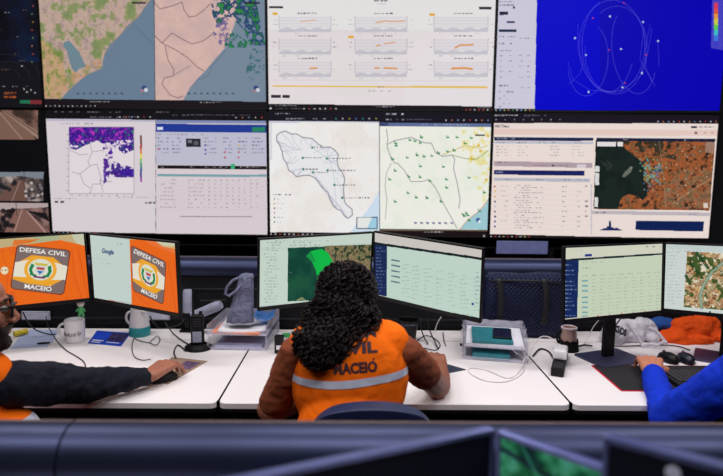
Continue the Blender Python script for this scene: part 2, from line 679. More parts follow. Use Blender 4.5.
# top row, first: two weather maps
c = Canvas(CW, CH, wall_quad(0, 0), (26, 22, 27))
SEA = (104, 127, 148)
land = [(30, -25), (153, -25), (154.5, 100), (44, 98.5)]
c.noise_fill(land, [(164, 142, 136), (186, 160, 150), (192, 166, 152), (178, 146, 132)], 9, 21, .25, .75)
c.noise_fill([(36, -20), (150, -20), (152, 30), (60, 100), (40, 98)], [(140, 150, 84), (112, 140, 74), (90, 128, 60)], 18, 33, .5, .75, thr=.52, a=.75, soft=.1)
c.poly([(39, 38), (48, 44), (62, 60), (66, 78), (60, 98), (44, 98)], (196, 152, 90), .45)
c.noise_fill([(40, 40), (62, 50), (72, 75), (60, 96), (44, 98)], [(130, 140, 60), (90, 125, 56)], 9, 35, .5, .8, thr=.52, a=.7, soft=.1)
c.noise_fill([(78, 64), (100, 58), (104, 70), (80, 80), (60, 97), (54, 98)], [(205, 140, 104), (196, 150, 104)], 6, 36, .4, .8, thr=.46, a=.6, soft=.1)
c.poly([(151.5, -25), (150, 0), (143, 9), (139, 16), (128, 25), (119, 36), (110, 44), (105, 53), (102.5, 61), (102, 68), (96, 71), (88, 74), (80, 80), (72, 87), (66, 93), (61, 99), (156, 100), (153, -25)], SEA)
c.line([(150, 0), (139, 16), (119, 36), (105, 53), (102, 68), (88, 74), (72, 87), (61, 99)], (170, 130, 110), 1.2, .6)
c.poly([(64, 42), (69, 40.5), (74, 46), (79, 52), (83, 60), (86, 66), (79, 69), (76, 73), (72, 69), (69, 60), (67, 51), (63, 46)], (108, 134, 146))
c.line([(58, -5), (66, 18), (84, 38), (100, 50)], (120, 100, 120), 1, .4)
c.line([(132, 22), (154, 46)], (70, 80, 100), 1, .5)
for k in range(90): c.dot(c.g.uniform(46, 120), c.g.uniform(0, 70), .7, [(120, 100, 130), (150, 110, 90), (90, 110, 80)][k % 3], .4)
for k in range(14):
    x, y = c.g.uniform(46, 110), c.g.uniform(0, 50)
    c.line([(x, y), (x + c.g.uniform(-14, 14), y + c.g.uniform(4, 16)), (x + c.g.uniform(-14, 14), y + 22)], (140, 112, 120), .8, .35)
c.rect(132, 2, 146, 3.8, (40, 40, 50), .8)
land2 = [(153.5, -25), (267, -25), (267, 101), (155.5, 100)]
c.poly(land2, (207, 172, 166))
c.noise_fill(land2, [(200, 170, 168), (214, 180, 170)], 22, 41, .3, .7)
c.poly([(244, -25), (240, 6), (234, 26), (226, 47), (216, 58), (206, 70), (198, 78), (190, 88), (183, 100), (268, 102), (268, -25)], (118, 134, 153))
for ln in ([(154, 2), (160, 9), (172, 6), (182, 2), (184, 10), (189, 17), (196, 16), (204, 10), (210, 4)],
           [(154, 35), (162, 43), (172, 33), (182, 39), (192, 44), (203, 41), (210, 36), (214, 32)],
           [(162, 43), (176, 50), (188, 58), (197, 67), (204, 71)], [(165, 46), (168, 60), (174, 70), (173, 76), (164, 78), (162, 84), (170, 95), (178, 98), (183, 96)]):
    c.line(ln, (110, 80, 92), 1.6, .75)
c.line([(174, 75), (190, 66)], (80, 80, 90), 1.2, .6)
c.line([(226, 50), (212, 66), (208, 76), (197, 80), (190, 88)], (80, 90, 110), 1, .6)
c.noise_fill([(211, -10), (254, -10), (262, 30), (266, 46), (250, 45), (244, 30), (232, 18), (218, 26), (212, 14)], [(70, 100, 138), (44, 70, 118), (34, 60, 104), (30, 84, 84), (34, 120, 66), (70, 150, 66)], 7, 45, .40, .72, thr=.42, soft=.05)
c.noise_fill([(226, 36), (234, 32), (248, 42), (246, 48), (224, 48)], [(50, 90, 120), (36, 96, 92), (30, 120, 70), (60, 150, 60)], 5, 46, .35, .75, thr=.44)
c.noise_fill([(218, 20), (228, 14), (230, 40), (220, 46), (212, 34)], [(150, 110, 140), (110, 100, 150)], 5, 47, .5, .7, thr=.56)
c.noise_fill([(252, 48), (262, 50), (266, 70), (250, 82), (246, 70)], [(70, 100, 130), (60, 110, 110)], 6, 48, .5, .7, thr=.57)
c.rect(244, 2, 260, 3.8, (40, 40, 55), .8)
for bx in (76, 187):
    for k in range(8): c.poly([(bx + k * 6.3, 93), (bx + 2.6 + k * 6.3, 92.3), (bx + 3.2 + k * 6.3, 94.6), (bx + 1 + k * 6.3, 94.2)], (62, 62, 98), .75)
for bx in (144, 256):
    c.dot(bx, 88, 2.6, (52, 70, 120), .95); c.dot(bx + 1.8, 90, 2, (215, 220, 228), .9); c.dot(bx - 2, 91, 1.6, (180, 120, 130), .8); c.words(bx - 4, 94, bx + 4, .9, (90, 90, 120), .7)
c.line([(154, -20), (155, 101)], (60, 60, 70), 1.2)
c.words(90, 101.2, 110, .9, (190, 185, 190), .8, 1); c.words(200, 101.8, 222, .9, (190, 185, 190), .8, 1)
taskbar(c, 46, 95, 106, 12, .8, ((190, 185, 190), (120, 120, 130), (170, 170, 175)))
wall_display(0, 0, c, 'wall display showing two pink weather maps of a coast beside a blue sea')

# top row, second: nine small charts
c = Canvas(CW, CH, wall_quad(1, 0), (229, 224, 226))
c.noise_fill([(260, 30), (500, 30), (500, 112), (260, 112)], [(228, 222, 224), (224, 216, 218), (219, 211, 214)], 200, 5, .2, .8, oct=1, levels=6)
c.rect(269, 6, 283, 8.2, (50, 46, 56)); c.rect(479, 7, 491.5, 9.4, (50, 46, 56))
c.words(374, 0, 388, 1.6, (50, 50, 60), .9, 1); c.words(376, 3.4, 386, .8, TXT, .7)
for ci, (cx, cw) in enumerate(((305, 52), (381, 52), (461, 54))):
    for ri, cy in enumerate((19, 41.5, 64)):
        y0 = cy
        c.words(cx - 7, y0 - 6.2, cx + 12, 1.1, (80, 70, 80), .85, 1)
        c.rect(cx - cw / 2, y0 - 2, cx + cw / 2, y0 + 8.5, (214, 210, 217), .4)
        for g in range(4): c.line([(cx - cw / 2, y0 - 1.6 + g * 3.2), (cx + cw / 2, y0 - 1.6 + g * 3.2)], (184, 180, 192), .8, .6)
        for g in (0, 1): c.line([(cx + (g - .5) * cw, y0 - 3), (cx + (g - .5) * cw, y0 + 9)], (130, 125, 145), .8, .7)
        pts = [(cx - cw / 2 + cw * k / 40, y0 + 10.6 - 1.9 * abs(math.sin(k / 40 * math.pi * 3.4 + .4 * ci))) for k in range(41)]
        c.poly(pts + [(cx + cw / 2, y0 + 13), (cx - cw / 2, y0 + 13)], (184, 182, 194), .7)
        for s_ in (-1, 1): c.words(cx + s_ * (cw / 2 + 4) - 2, y0 + .5, cx + s_ * (cw / 2 + 4) + 2, .8, TXT, .6); c.words(cx + s_ * (cw / 2 + 4) - 2, y0 + 5, cx + s_ * (cw / 2 + 4) + 2, .8, TXT, .6)
        for s_ in (0, 1, 2, 3): c.words(cx - 22 + s_ * 12, y0 + 14, cx - 18 + s_ * 12, .7, (150, 146, 160), .6)
OR = (222, 140, 62)
for pts, wd in (([(300, 21.5), (307, 21), (316, 20)], 1.2), ([(376, 22.5), (381, 22), (385, 21), (392, 21.5), (405, 21)], 1.8), ([(376, 46), (379, 45), (380, 45.5)], 2.4), ([(384, 43.6), (395, 42.5)], 1.8),
                ([(455, 48), (460, 45), (467, 45), (473, 44.6)], 3), ([(310, 68.5), (317, 68)], 3), ([(375, 68), (379, 68)], 3), ([(384, 68), (397, 68.5)], 3), ([(452, 68.5), (464, 68), (472, 69)], 4)):
    c.line(pts, OR, wd, .9)
for x, y in ((275, 13.5), (351, 37), (432, 14.5)): c.rect(x - 2.6, y - 1.3, x + 2.8, y + 1.5, (226, 172, 56))
c.line([(272, 80), (488, 81)], (190, 184, 190), .8, .6)
c.poly([(272.5, 85.2), (487.5, 86.4), (487.5, 88.4), (272.5, 87)], (228, 190, 92))
c.words(366, 90.6, 392, .8, TXT, .5)
c.words(378, 86.6, 384, .9, (100, 80, 50), .9, 1)
c.rect(271, 95, 281, 98, (48, 44, 52)); c.rect(282.5, 95, 290, 98, (48, 44, 52))
c.poly([(266, 103.8), (496, 106.4), (496, 113), (266, 111)], (24, 22, 28))
c.words(270, 104.8, 298, 1, (170, 165, 175), .8); c.words(376, 106, 396, 1, (180, 175, 185), .8, 1); c.words(478, 106.8, 490, 1, (180, 175, 185), .8, 1)
c.words(276, 108, 302, 1, (120, 115, 130), .8)
taskbar(c, 304, 336, 108.8, 7, .9, ((200, 200, 205), (170, 60, 70), (190, 180, 185), (200, 200, 205)))
taskbar(c, 466, 492, 109.8, 7, .8, ((190, 60, 60), (180, 90, 80), (200, 200, 205)))
c.dot(270.5, 108.4, 1, (220, 220, 225))
wall_display(1, 0, c, 'wall display showing nine small line charts on white above a yellow line')

# top row, right: blue plot with ellipses
c = Canvas(CW, CH, wall_quad(2, 0), (10, 6, 176))
c.poly([(536, -30), (600, -30), (600, 120), (533, 120)], (4, 2, 198)); c.poly([(600, -30), (760, -30), (730, 120), (600, 120)], (9, 3, 176))
c.poly([(490, -30), (537.5, -30), (534.5, 112), (490, 112)], (205, 200, 218))
for y, x1, cc in ((1, 514, TXT), (4.5, 522, TXT), (36, 516, (90, 60, 80)), (43, 512, TXT), (50, 511, TXT), (85, 508, (90, 50, 60)), (91, 514, TXT), (95, 505, TXT), (98, 507, TXT), (103, 512, TXT), (106, 502, TXT)): c.words(499, y, x1, 1.3, cc, .7)
c.rect(499.5, 11.5, 508, 15, (34, 40, 66)); c.rect(506.5, 21, 515, 23.2, (70, 76, 110)); c.rect(499, 29.5, 516.5, 31.8, (34, 44, 76)); c.rect(513, 6.5, 515, 8.5, (34, 60, 100))
for r_ in range(5):
    for x in (500, 509, 519, 527): c.words(x, 55 + r_ * 5.4, x + 4, 1, TXT, .55)
for x in (520, 521): c.words(x, 38, x + 9, .9, TXT, .5); c.words(x, 87, x + 9, .9, TXT, .5)
EL = (112, 104, 226)
def ell(cx, cy, rx, ry, t0, t1, rot=0):
    return [(cx + rx * math.cos(t) * math.cos(rot) - ry * math.sin(t) * math.sin(rot), cy + rx * math.cos(t) * math.sin(rot) + ry * math.sin(t) * math.cos(rot)) for t in np.linspace(t0, t1, 30)]
for a in ((612, 46, 33, 46, 0, 6.28), (616, 50, 31, 44, -2.2, 3.2, .05), (588, 60, 20, 36, -1.2, 2.8, .08), (608, 46, 26, 46, .4, 4.4), (634, 50, 22, 44, .6, 4.1, -.12)):
    c.line(ell(*a), EL, .9, .7)
for p in ([(578, 25), (578, 50), (583, 64), (580, 74), (569, 84)], [(568, 62), (573, 80), (590, 90), (615, 92)], [(650, 24), (645, 50), (646, 70), (655, 86)], [(652, 28), (648, 52), (640, 76), (620, 92)], [(658, 42), (659, 66)], [(644, 28), (640, 60), (650, 76), (652, 82)]):
    c.line(p, EL, .9, .6)
for x, y in ((575, 38), (610, 16.5), (643, 22), (621, 49), (586, 55), (642, 73), (588.5, 92), (622.5, 87.5), (658, 41)): c.dot(x, y, 1.0, (190, 215, 230), .95)
for x, y in ((593, 18), (609, 50), (646, 55), (625, 83), (624, 3)): c.dot(x, y, .9, (190, 60, 110), .9)
c.poly([(713, -20), (723, -20), (723, 50), (711, 48)], (190, 185, 225), .35)
for k, cc in enumerate(((214, 60, 90), (220, 80, 60), (225, 150, 60), (200, 200, 70), (90, 200, 90), (60, 190, 200), (60, 120, 220), (60, 60, 200))): c.rect(714, 3 + k * 5.4, 718, 8.4 + k * 5.4, cc)
c.poly([(490, 108.4), (536, 108.9), (536, 114), (490, 114)], (22, 20, 28)); c.poly([(536, 109.8), (730, 110.8), (730, 118), (536, 118)], (22, 20, 28))
taskbar(c, 496, 534, 110, 10, .9, ((200, 200, 210), (120, 150, 190), (180, 190, 120), (190, 120, 70), (90, 140, 90)))
wall_display(2, 0, c, 'wall display showing thin looping curves on a bright blue plot')

# second row, far left: street camera views
c = Canvas(CW, CH, wall_quad(-1, 1), (12, 12, 15))
for (x0, y0, x1, y1), cols, sd in (((-40, 109, 38, 139.5), [(60, 44, 40), (104, 78, 70), (140, 104, 92)], 61), ((-40, 172, 43.5, 201), [(60, 52, 56), (100, 88, 84), (150, 134, 130), (180, 165, 160)], 62), ((-40, 203, 51, 234), [(34, 26, 28), (96, 74, 70), (150, 116, 110)], 63)):
    c.noise_fill([(x0, y0), (x1, y0), (x1, y1), (x0, y1)], cols, 22, sd, .3, .7)
c.poly([(-10, 139.5), (-10, 112), (10, 112), (36, 139.5)], (124, 92, 82)); c.poly([(4, 112), (8, 112), (38, 132), (38, 139)], (150, 122, 108)); c.line([(0, 113), (22, 139)], (190, 160, 150), 1.4, .8); c.line([(6, 112), (38, 134)], (60, 44, 40), 2, .8)
c.poly([(-40, 172), (44, 172), (43, 179), (20, 176), (-40, 179)], (120, 128, 138)); c.poly([(-5, 201), (14, 180), (24, 180), (28, 201)], (104, 78, 68)); c.line([(12, 201), (20, 181)], (180, 160, 150), 1.5, .7)
for k in range(16):
    x, y = c.g.uniform(24, 42), c.g.uniform(182, 199); c.dot(x, y, 1.5, [(190, 182, 180), (50, 46, 54), (120, 110, 116)][k % 3], .9)
for k in range(10): c.dot(c.g.uniform(0, 18), c.g.uniform(181, 190), 2.2, (34, 34, 38), .8)
c.poly([(-40, 203), (50, 203), (50, 207), (12, 209), (-40, 212)], (176, 160, 160)); c.poly([(10, 209), (46, 213), (50, 222), (34, 214)], (26, 24, 28)); c.poly([(4, 233), (16, 209), (24, 209), (52, 233)], (128, 94, 84)); c.line([(14, 233), (22, 210)], (190, 160, 150), 2, .7); c.line([(46, 233), (27, 211)], (196, 160, 156), 3, .7)
for k in range(10): c.dot(c.g.uniform(0, 14), c.g.uniform(210, 226), 2.6, (24, 22, 26), .8)
c.line([(24, 172), (24, 186)], (40, 40, 44), 1); c.line([(16, 203), (17, 216)], (40, 40, 44), 1)
wall_display(-1, 1, c, 'dark wall display at lower left showing brownish street camera views')

# second row, first: radar picture and forecast table
c = Canvas(CW, CH, wall_quad(0, 1), (20, 18, 24))
for x in (60, 78, 96, 118, 165): c.words(x - 9, 111.5, x + 4, 1, (170, 165, 175), .6)
c.words(90, 116.5, 140, 1, (165, 160, 170), .7); c.words(165, 114.5, 250, 1, (150, 145, 160), .6)
taskbar(c, 120, 150, 117, 6, .7); taskbar(c, 236, 262, 117.6, 5, .7)
c.poly([(40, 119.2), (155.5, 120.2), (155.5, 233.5), (40, 231)], WHT)
c.poly([(44, 118.6), (155.5, 119.8), (155.5, 121.8), (44, 121)], (190, 184, 200)); c.words(60, 123, 95, 1.2, TXT, .5)
c.rect(69, 127, 134, 193.5, (226, 216, 222))
PUR = [(190, 60, 180), (120, 40, 170), (60, 30, 150), (50, 20, 130), (90, 20, 140), (40, 90, 130), (60, 160, 80)]
c.noise_fill([(69, 127), (133.5, 127), (134, 150), (124, 154), (114, 146), (104, 144), (96, 141), (84, 146), (76, 150), (69, 148)], PUR, 6, 71, .3, .74, thr=.38)
c.noise_fill([(69, 127), (133.5, 127), (133.5, 140), (69, 141)], PUR, 6, 72, .25, .76)
c.noise_fill([(104, 158), (134, 168), (134, 178), (112, 177), (104, 184)], PUR[1:6], 6, 73, .2, .7, thr=.38)
c.noise_fill([(103, 144), (116, 146), (112, 160), (106, 176), (103, 186)], PUR[:3], 5, 74, .4, .7, thr=.55)
c.poly([(122, 168.5), (134, 169), (134, 176), (120, 175)], (60, 30, 150), .8)
for ln in ([(70, 150), (80, 155), (88, 154)], [(90, 143), (92, 152), (88, 162), (90, 166), (80, 174), (72, 172)], [(92, 152), (103, 150), (108, 146)], [(90, 166), (97, 164), (101, 178), (100, 184), (93, 184), (90, 193)], [(80, 174), (84, 184), (90, 188)], [(103, 192), (100, 180), (112, 182)]):
    c.line(ln, (110, 100, 110), 1, .7)
c.line([(69, 127), (134, 127), (134, 193.5), (69, 193.5), (69, 127)], (130, 120, 130), 1, .8)
for k in range(9): c.words(66.5, 134 + k * 7, 68.5, .9, TXT, .6, 1); c.words(71 + k * 7.5, 195, 73 + k * 7.5, 1, TXT, .6, 1)
for k, cc in enumerate(((110, 70, 60), (120, 60, 50), (170, 60, 50), (215, 130, 60), (225, 210, 70), (120, 190, 110), (50, 140, 120), (50, 80, 150), (60, 40, 130), (150, 60, 160))): c.rect(140, 135 + k * 4.7, 142, 139.8 + k * 4.7, cc)
c.words(54, 198, 76, .9, TXT, .6); c.words(118, 197, 150, .9, (150, 90, 110), .6)
for k in (0, 1): c.rect(54.5 + k * 6, 201, 58 + k * 6, 203, (30, 26, 34), .9)
c.words(145, 202, 155, 1.6, (40, 36, 46), .95, 1)
c.poly([(155.8, 119.8), (267.5, 120.8), (267.5, 236), (155.8, 234)], (216, 204, 211))
c.poly([(155.8, 119.8), (267.5, 120.8), (267.5, 124), (155.8, 123)], (128, 140, 180))
c.poly([(155.8, 123.6), (267.5, 124.8), (267.5, 132.8), (155.8, 132)], (34, 58, 148)); c.rect(252, 127, 265, 131.5, (40, 130, 96)); c.rect(157, 127, 163, 130, (210, 215, 230))
c.poly([(155.8, 132), (267.5, 132.8), (267.5, 165.5), (155.8, 164.5)], (190, 190, 206))
c.words(158, 134, 205, 1, TXT, .5)
c.rect(186, 138.5, 200.5, 147, (40, 38, 48)); c.rect(188, 140, 192, 143, (120, 120, 130)); c.rect(194, 141, 198, 145, (90, 90, 100))
for x, w_ in ((157.5, 11), (172, 9), (204, 12), (223, 9), (238, 9), (252, 12)):
    for k in range(5):
        c.words(x, 137.5 + k * 3.6, x + w_, 1.2, (60, 60, 130) if k % 2 else (90, 86, 110), .6, .7)
for x, y in ((159, 149), (225, 152), (239, 152), (225, 157.5), (238.5, 157.5), (205.5, 145), (205.5, 150), (205.5, 154)): c.dot(x, y, 1, (190, 70, 80) if x > 220 or y > 148 and x < 160 else (70, 80, 160), .9)
c.dot(239.5, 145.5, 1, (220, 190, 70))
c.poly([(157.5, 165), (266.5, 166), (266.5, 169.6), (157.5, 168.8)], (22, 20, 28)); c.rect(231, 164, 234.6, 169, (60, 170, 120))
for x in (161, 190, 205, 213, 219, 225, 240, 246, 251, 256): c.words(x, 166.6, x + 4, 1, (190, 185, 195), .8, 1)
c.poly([(157.5, 174), (266.5, 174.6), (266.5, 177), (157.5, 176.4)], (120, 160, 168))
for k in range(8):
    y = 179.5 + k * 3.9
    c.line([(158, y + 2.4), (266, y + 3)], (190, 180, 190), .7, .5)
    c.words(160, y, 176, 1, TXT, .5); c.words(188, y, 205, 1, TXT, .5)
    for x in range(208, 262, 6): c.words(x, y + .2, x + 2.4, 1, TXT, .45, .9)
c.line([(180.5, 216.5), (252, 216.7)], (90, 84, 92), 1.4, .8)
c.line([(155.6, 119), (156, 234)], (150, 140, 150), 1, .8)
c.poly([(150, 233.6), (270, 234.6), (270, 240), (150, 240)], (22, 18, 24)); c.poly([(40, 231), (156, 233.4), (156, 240), (40, 240)], (20, 18, 22)); taskbar(c, 54.5, 94, 232.2, 10, .75)
wall_display(0, 1, c, 'wall display showing a purple radar picture beside a forecast table with a blue header')

# second row, middle: two station maps
c = Canvas(CW, CH, wall_quad(1, 1), (24, 20, 34))
c.words(275, 113, 290, 1.2, (200, 200, 215), .7); c.words(286, 118.2, 330, 1.1, (190, 190, 205), .8); c.words(386, 113.4, 410, 1.4, (200, 200, 215), .9)
taskbar(c, 336, 376, 118.6, 7, .8, ((60, 150, 170), (190, 190, 200), (170, 160, 60), (90, 120, 200))); c.words(384, 119, 404, 1.2, (180, 180, 200), .8); c.words(404, 119, 432, 1, (150, 150, 180), .6); taskbar(c, 446, 488, 120.2, 8, .8)
c.poly([(262, 120.8), (379.3, 121.8), (379.6, 236.5), (262, 236)], (238, 236, 236))
c.poly([(262, 120.8), (379.3, 121.8), (379.3, 123.6), (262, 122.8)], (200, 200, 216)); c.rect(270, 123, 272, 160, (190, 190, 200), .5)
c.noise_fill([(300, 122), (379, 123), (379, 200), (330, 232), (270, 235), (270, 180)], [(238, 235, 233), (236, 231, 228), (233, 226, 222)], 30, 81, .3, .7)
for k in range(9):
    x, y = c.g.uniform(330, 372), c.g.uniform(126, 200)
    c.line([(x, y), (x + c.g.uniform(-8, 8), y + 8), (x + c.g.uniform(-12, 12), y + 18)], (226, 200, 186), 1, .6)
c.poly([(379.5, 190), (374, 200), (366, 212), (356, 224), (348, 236), (380, 237)], (204, 222, 236))
bas = cr([(398, 80), (410, 70), (425, 66), (445, 76), (460, 75), (480, 86), (510, 90), (530, 108), (545, 118), (565, 116), (580, 125), (592, 140), (588, 160), (592, 180), (605, 198), (612, 215), (608, 250), (612, 290), (620, 300), (635, 312), (636, 330), (622, 341), (610, 332), (600, 315), (588, 312), (575, 300), (566, 282), (560, 260), (548, 250), (535, 235), (520, 214), (500, 205), (480, 206), (460, 210), (448, 196), (436, 190), (430, 170), (418, 150), (415, 130), (408, 112), (398, 96)], 150, 110, 3.143)
c.poly(bas, (232, 231, 235)); c.line(bas + bas[:1], (104, 100, 116), 1.8, .85)
for k in range(44):
    a = bas[int(c.g.integers(0, len(bas)))]
    b = (a[0] * .55 + 313 * .45 + c.g.uniform(-8, 8), a[1] * .55 + 158 * .45 + c.g.uniform(-6, 6))
    m_ = ((a[0] + b[0]) / 2 + c.g.uniform(-2, 2), (a[1] + b[1]) / 2 + c.g.uniform(-2, 2))
    c.line([a, m_, b], (150, 154, 176), .9, .6)
for a, b in (((510, 118), (540, 120)), ((480, 150), (540, 152)), ((556, 152), (630, 154)), ((482, 186), (530, 184)), ((512, 196), (560, 196)), ((558, 190), (645, 194)), ((580, 236), (645, 236)), ((604, 276), (690, 278))):
    a, b = cr([a, b], 150, 110, 3.143)
    c.dot(a[0], a[1], 1.3, (50, 130, 96)); c.words(a[0] + 2, a[1] - .6, b[0], 1.2, (70, 70, 90), .75, 1)
c.line([(311, 146), (330, 160), (335, 182)], (110, 170, 160), 1, .5)
c.words(273, 194, 292, 1.2, TXT, .7)
for k, cc in enumerate(((150, 150, 150), (200, 160, 60), (180, 70, 60), (190, 90, 80), (90, 120, 70), (60, 150, 90))): c.dot(274.5, 199 + k * 4.6, .9, cc); c.words(277, 198.6 + k * 4.6, 285, .8, TXT, .4)
c.rect(356.5, 217, 377.5, 229, (30, 40, 60), .9); c.rect(357.3, 217.8, 376.7, 228.2, (228, 230, 228)); c.poly([(372, 217.8), (376.7, 217.8), (376.7, 228.2), (367, 228.2)], (160, 205, 225))
c.poly([(379.6, 122.6), (491, 123.6), (489, 229.6), (379.8, 228.8)], (238, 237, 228))
c.noise_fill([(379.8, 126), (490, 127), (489, 229.6), (380, 228.6)], [(240, 238, 230), (236, 237, 226), (230, 235, 220)], 24, 82, .3, .7)
c.noise_fill([(470, 126), (490.5, 127), (489, 200), (484, 205), (462, 150), (462, 130)], [(222, 226, 160), (232, 214, 120)], 10, 83, .4, .7, thr=.5, a=.7, soft=.1)
c.poly([(379.6, 122.6), (491, 123.6), (491, 127.2), (379.6, 126.2)], (92, 108, 150)); c.words(418, 124.2, 470, 1, (190, 196, 215), .7); c.rect(380, 123, 388, 126, (50, 66, 110))
c.poly([(489.4, 196), (484, 206), (476, 213), (466, 221), (460, 229), (489.2, 229.8)], (160, 200, 210))
K = lambda p: cr(p, 370, 110, 3.662)
for ln, cc in (([(60, 70), (66, 110), (62, 125), (66, 145), (78, 178), (90, 195), (100, 195), (125, 220), (150, 262), (190, 262), (215, 255), (240, 285), (262, 330), (290, 380), (318, 432)], (120, 118, 126)), ([(66, 125), (90, 112), (150, 100), (200, 120), (225, 122), (240, 155), (265, 170), (300, 165), (310, 180), (306, 215), (320, 270), (330, 330), (325, 360)], (110, 110, 120)),
               ([(265, 165), (300, 150), (350, 130), (400, 140), (432, 130)], (200, 170, 70)), ([(300, 165), (350, 178), (390, 180), (432, 150)], (120, 150, 90)), ([(432, 330), (400, 370), (360, 400), (330, 436)], (210, 140, 90)), ([(78, 195), (60, 230), (55, 280), (62, 330), (56, 400)], (150, 150, 150))):
    c.line(K(ln), cc, 1.6, .75)
flags = [(95, 128), (145, 108), (163, 112), (188, 98), (183, 118), (283, 98), (318, 98), (370, 100), (348, 120), (94, 120), (172, 163), (135, 172), (197, 168), (225, 166), (250, 156), (283, 150), (308, 146), (82, 178), (183, 204), (268, 206), (374, 178), (92, 220), (72, 252), (142, 242), (183, 244), (218, 258), (280, 252), (362, 246), (280, 282), (138, 302), (168, 318), (208, 320), (260, 334), (92, 334), (400, 368), (362, 402), (418, 300), (340, 380), (352, 376), (358, 384), (345, 386)]
for p in flags:
    (x, y), = K([p])
    c.rect(x - 1.1, y - 1.6, x - .4, y + 1.6, (50, 120, 70), .95); c.poly([(x - .6, y - .2), (x + 2, y), (x + 1.6, y + 1.6), (x - .6, y + 1.4)], (44, 140, 76), .9)
for p in ((398, 130), (405, 150), (425, 255), (372, 180), (432, 95)):
    (x, y), = K([p]); c.dot(x, y, 1.5, (222, 184, 60))
c.rect(475, 134.5, 485, 136, (40, 44, 56), .9)
for k in range(7): (x, y), = K([(160 + k * 22, 414)]); c.poly([(x, y - .8), (x + 3, y - 1), (x + 3.4, y + 1), (x + 1, y + .8)], (70, 80, 130), .8)
c.dot(478, 220, 2.2, (56, 90, 150)); c.dot(479.4, 221.6, 1.4, (225, 230, 235))
c.line([(379.4, 121), (379.7, 236)], (60, 60, 80), 1.2)
c.poly([(262, 232.2), (379.7, 232.6), (379.7, 229.6), (489.5, 230.4), (489.5, 245), (262, 245)], (26, 18, 20)); c.poly([(379.6, 229), (489.3, 229.8), (489.2, 231.2), (379.6, 230.6)], (120, 106, 84), .8)
taskbar(c, 271, 312, 234.4, 10, .9, ((215, 210, 210), (200, 195, 200), (190, 90, 60), (205, 205, 205))); c.words(424, 231.4, 444, 1.1, (200, 195, 195), .8, 1); taskbar(c, 484, 487, 236, 1, 1)
wall_display(1, 1, c, 'wall display showing a river basin outline beside a cream map dotted with green flags')

# second row, right: alert list and satellite view
c = Canvas(CW, CH, wall_quad(2, 1), (26, 20, 34))
c.words(494.5, 114.6, 519, 1.3, (200, 195, 205), .9, 1); c.words(524, 115, 546, 1.1, (150, 140, 160), .8); taskbar(c, 487, 560, 119.6, 9, .7, ((140, 135, 150), (170, 165, 175))); taskbar(c, 658, 716, 121.6, 12, .75)
c.poly([(485, 123), (718.4, 123.6), (709, 240.5), (485, 235.5)], (233, 218, 212))
c.poly([(485, 128.6), (718, 130), (717.6, 136), (485, 134.4)], (226, 196, 188), .8)
c.text('BADTHero', (495, 127.3), (509.5, 127.5), 2.6, (70, 60, 84), .85)
c.poly([(691, 126), (697, 126), (697, 128), (691, 128)], (50, 44, 60)); c.words(699, 126.2, 714, 1.3, (120, 96, 100), .7); c.words(701, 132, 714, 1.2, (170, 90, 70), .7); c.dot(696, 133, 1.4, (80, 66, 70), .8); c.words(496, 130.6, 503, 1, TXT, .5)
c.poly([(494, 136.8), (593.4, 137.6), (593, 141), (494, 140.4)], (30, 38, 78)); c.words(497, 138, 515, 1.1, (170, 176, 200), .9)
c.poly([(494, 141.2), (593.2, 141.8), (593, 144), (494, 143.4)], (192, 192, 206))
for x in (497, 518, 538, 552, 575): c.words(x, 142, x + 8, 1, TXT, .7)
for k in range(4): c.words(496, 146 + k * 3, 508, 1, TXT, .45); c.words(518, 146 + k * 3, 528, 1, TXT, .3); c.words(550, 146 + k * 3, 560, 1, TXT, .45); c.words(572, 146 + k * 3, 584, 1, TXT, .3)
c.poly([(494, 161), (592.5, 163), (592.3, 168), (494, 166)], (176, 156, 164)); c.words(498, 161.6, 506, 1.2, (90, 50, 60), .7); c.dot(553, 165.6, 1.2, (60, 40, 60)); c.words(534, 165, 568, 1, (110, 80, 100), .6); c.rect(577, 164.5, 586, 167.8, (214, 205, 212))
c.poly([(494, 169.8), (584.5, 170.8), (584.4, 175.6), (494, 174.6)], (26, 34, 92)); c.words(496, 171.6, 504, 1.4, (190, 190, 215), .9, 1)
c.poly([(494, 177.6), (590, 178.8), (590, 182), (494, 180.8)], (180, 184, 196))
for x in (502, 536, 562, 577): c.words(x, 179, x + 9, 1.1, TXT, .7)
for k in range(9):
    y = 186.5 + k * 5
    c.dot(495, y, 1, [(190, 90, 80), (222, 190, 60), (222, 160, 60), (60, 50, 110), (190, 190, 200), (50, 60, 130), (50, 60, 130), (50, 60, 130), (50, 60, 130)][k])
    c.words(501, y - 1, 508, 1, TXT, .35); c.words(516, y - 1.6, 530, 1, TXT, .5); c.words(514, y + .6, 544, 1, TXT, .5); c.words(562, y - .4, 567, 1, TXT, .6); c.words(577, y - .4, 581, 1, TXT, .6); c.words(585, y - 1, 588, 1.6, (60, 60, 80), .7)
    c.line([(497, y + 3), (590, y + 3.6)], (215, 200, 204), .7, .6)
c.rect(590.8, 184, 592, 234, (196, 190, 200))
c.poly([(596.3, 137.6), (715.4, 138.6), (715, 142), (596, 141)], (28, 32, 60)); c.words(623, 138.8, 628, 1.2, (190, 190, 205), .9); taskbar(c, 685, 687, 140, 1, .8)
SAT = [(595.8, 141), (715, 142), (709.5, 210.6), (593.5, 209)]
c.noise_fill(SAT, [(46, 40, 30), (110, 66, 42), (166, 94, 54), (158, 88, 50), (84, 66, 44), (190, 140, 104)], 8, 91, .25, .76)
c.noise_fill([(620, 141), (680, 141.6), (676, 160), (640, 152)], [(44, 44, 34), (66, 58, 42)], 12, 92, .45, .7, thr=.46)
c.noise_fill([(680, 170), (713, 168), (710, 208), (664, 208), (664, 190)], [(150, 104, 78), (140, 100, 72), (100, 84, 58)], 9, 93, .4, .7, thr=.44)
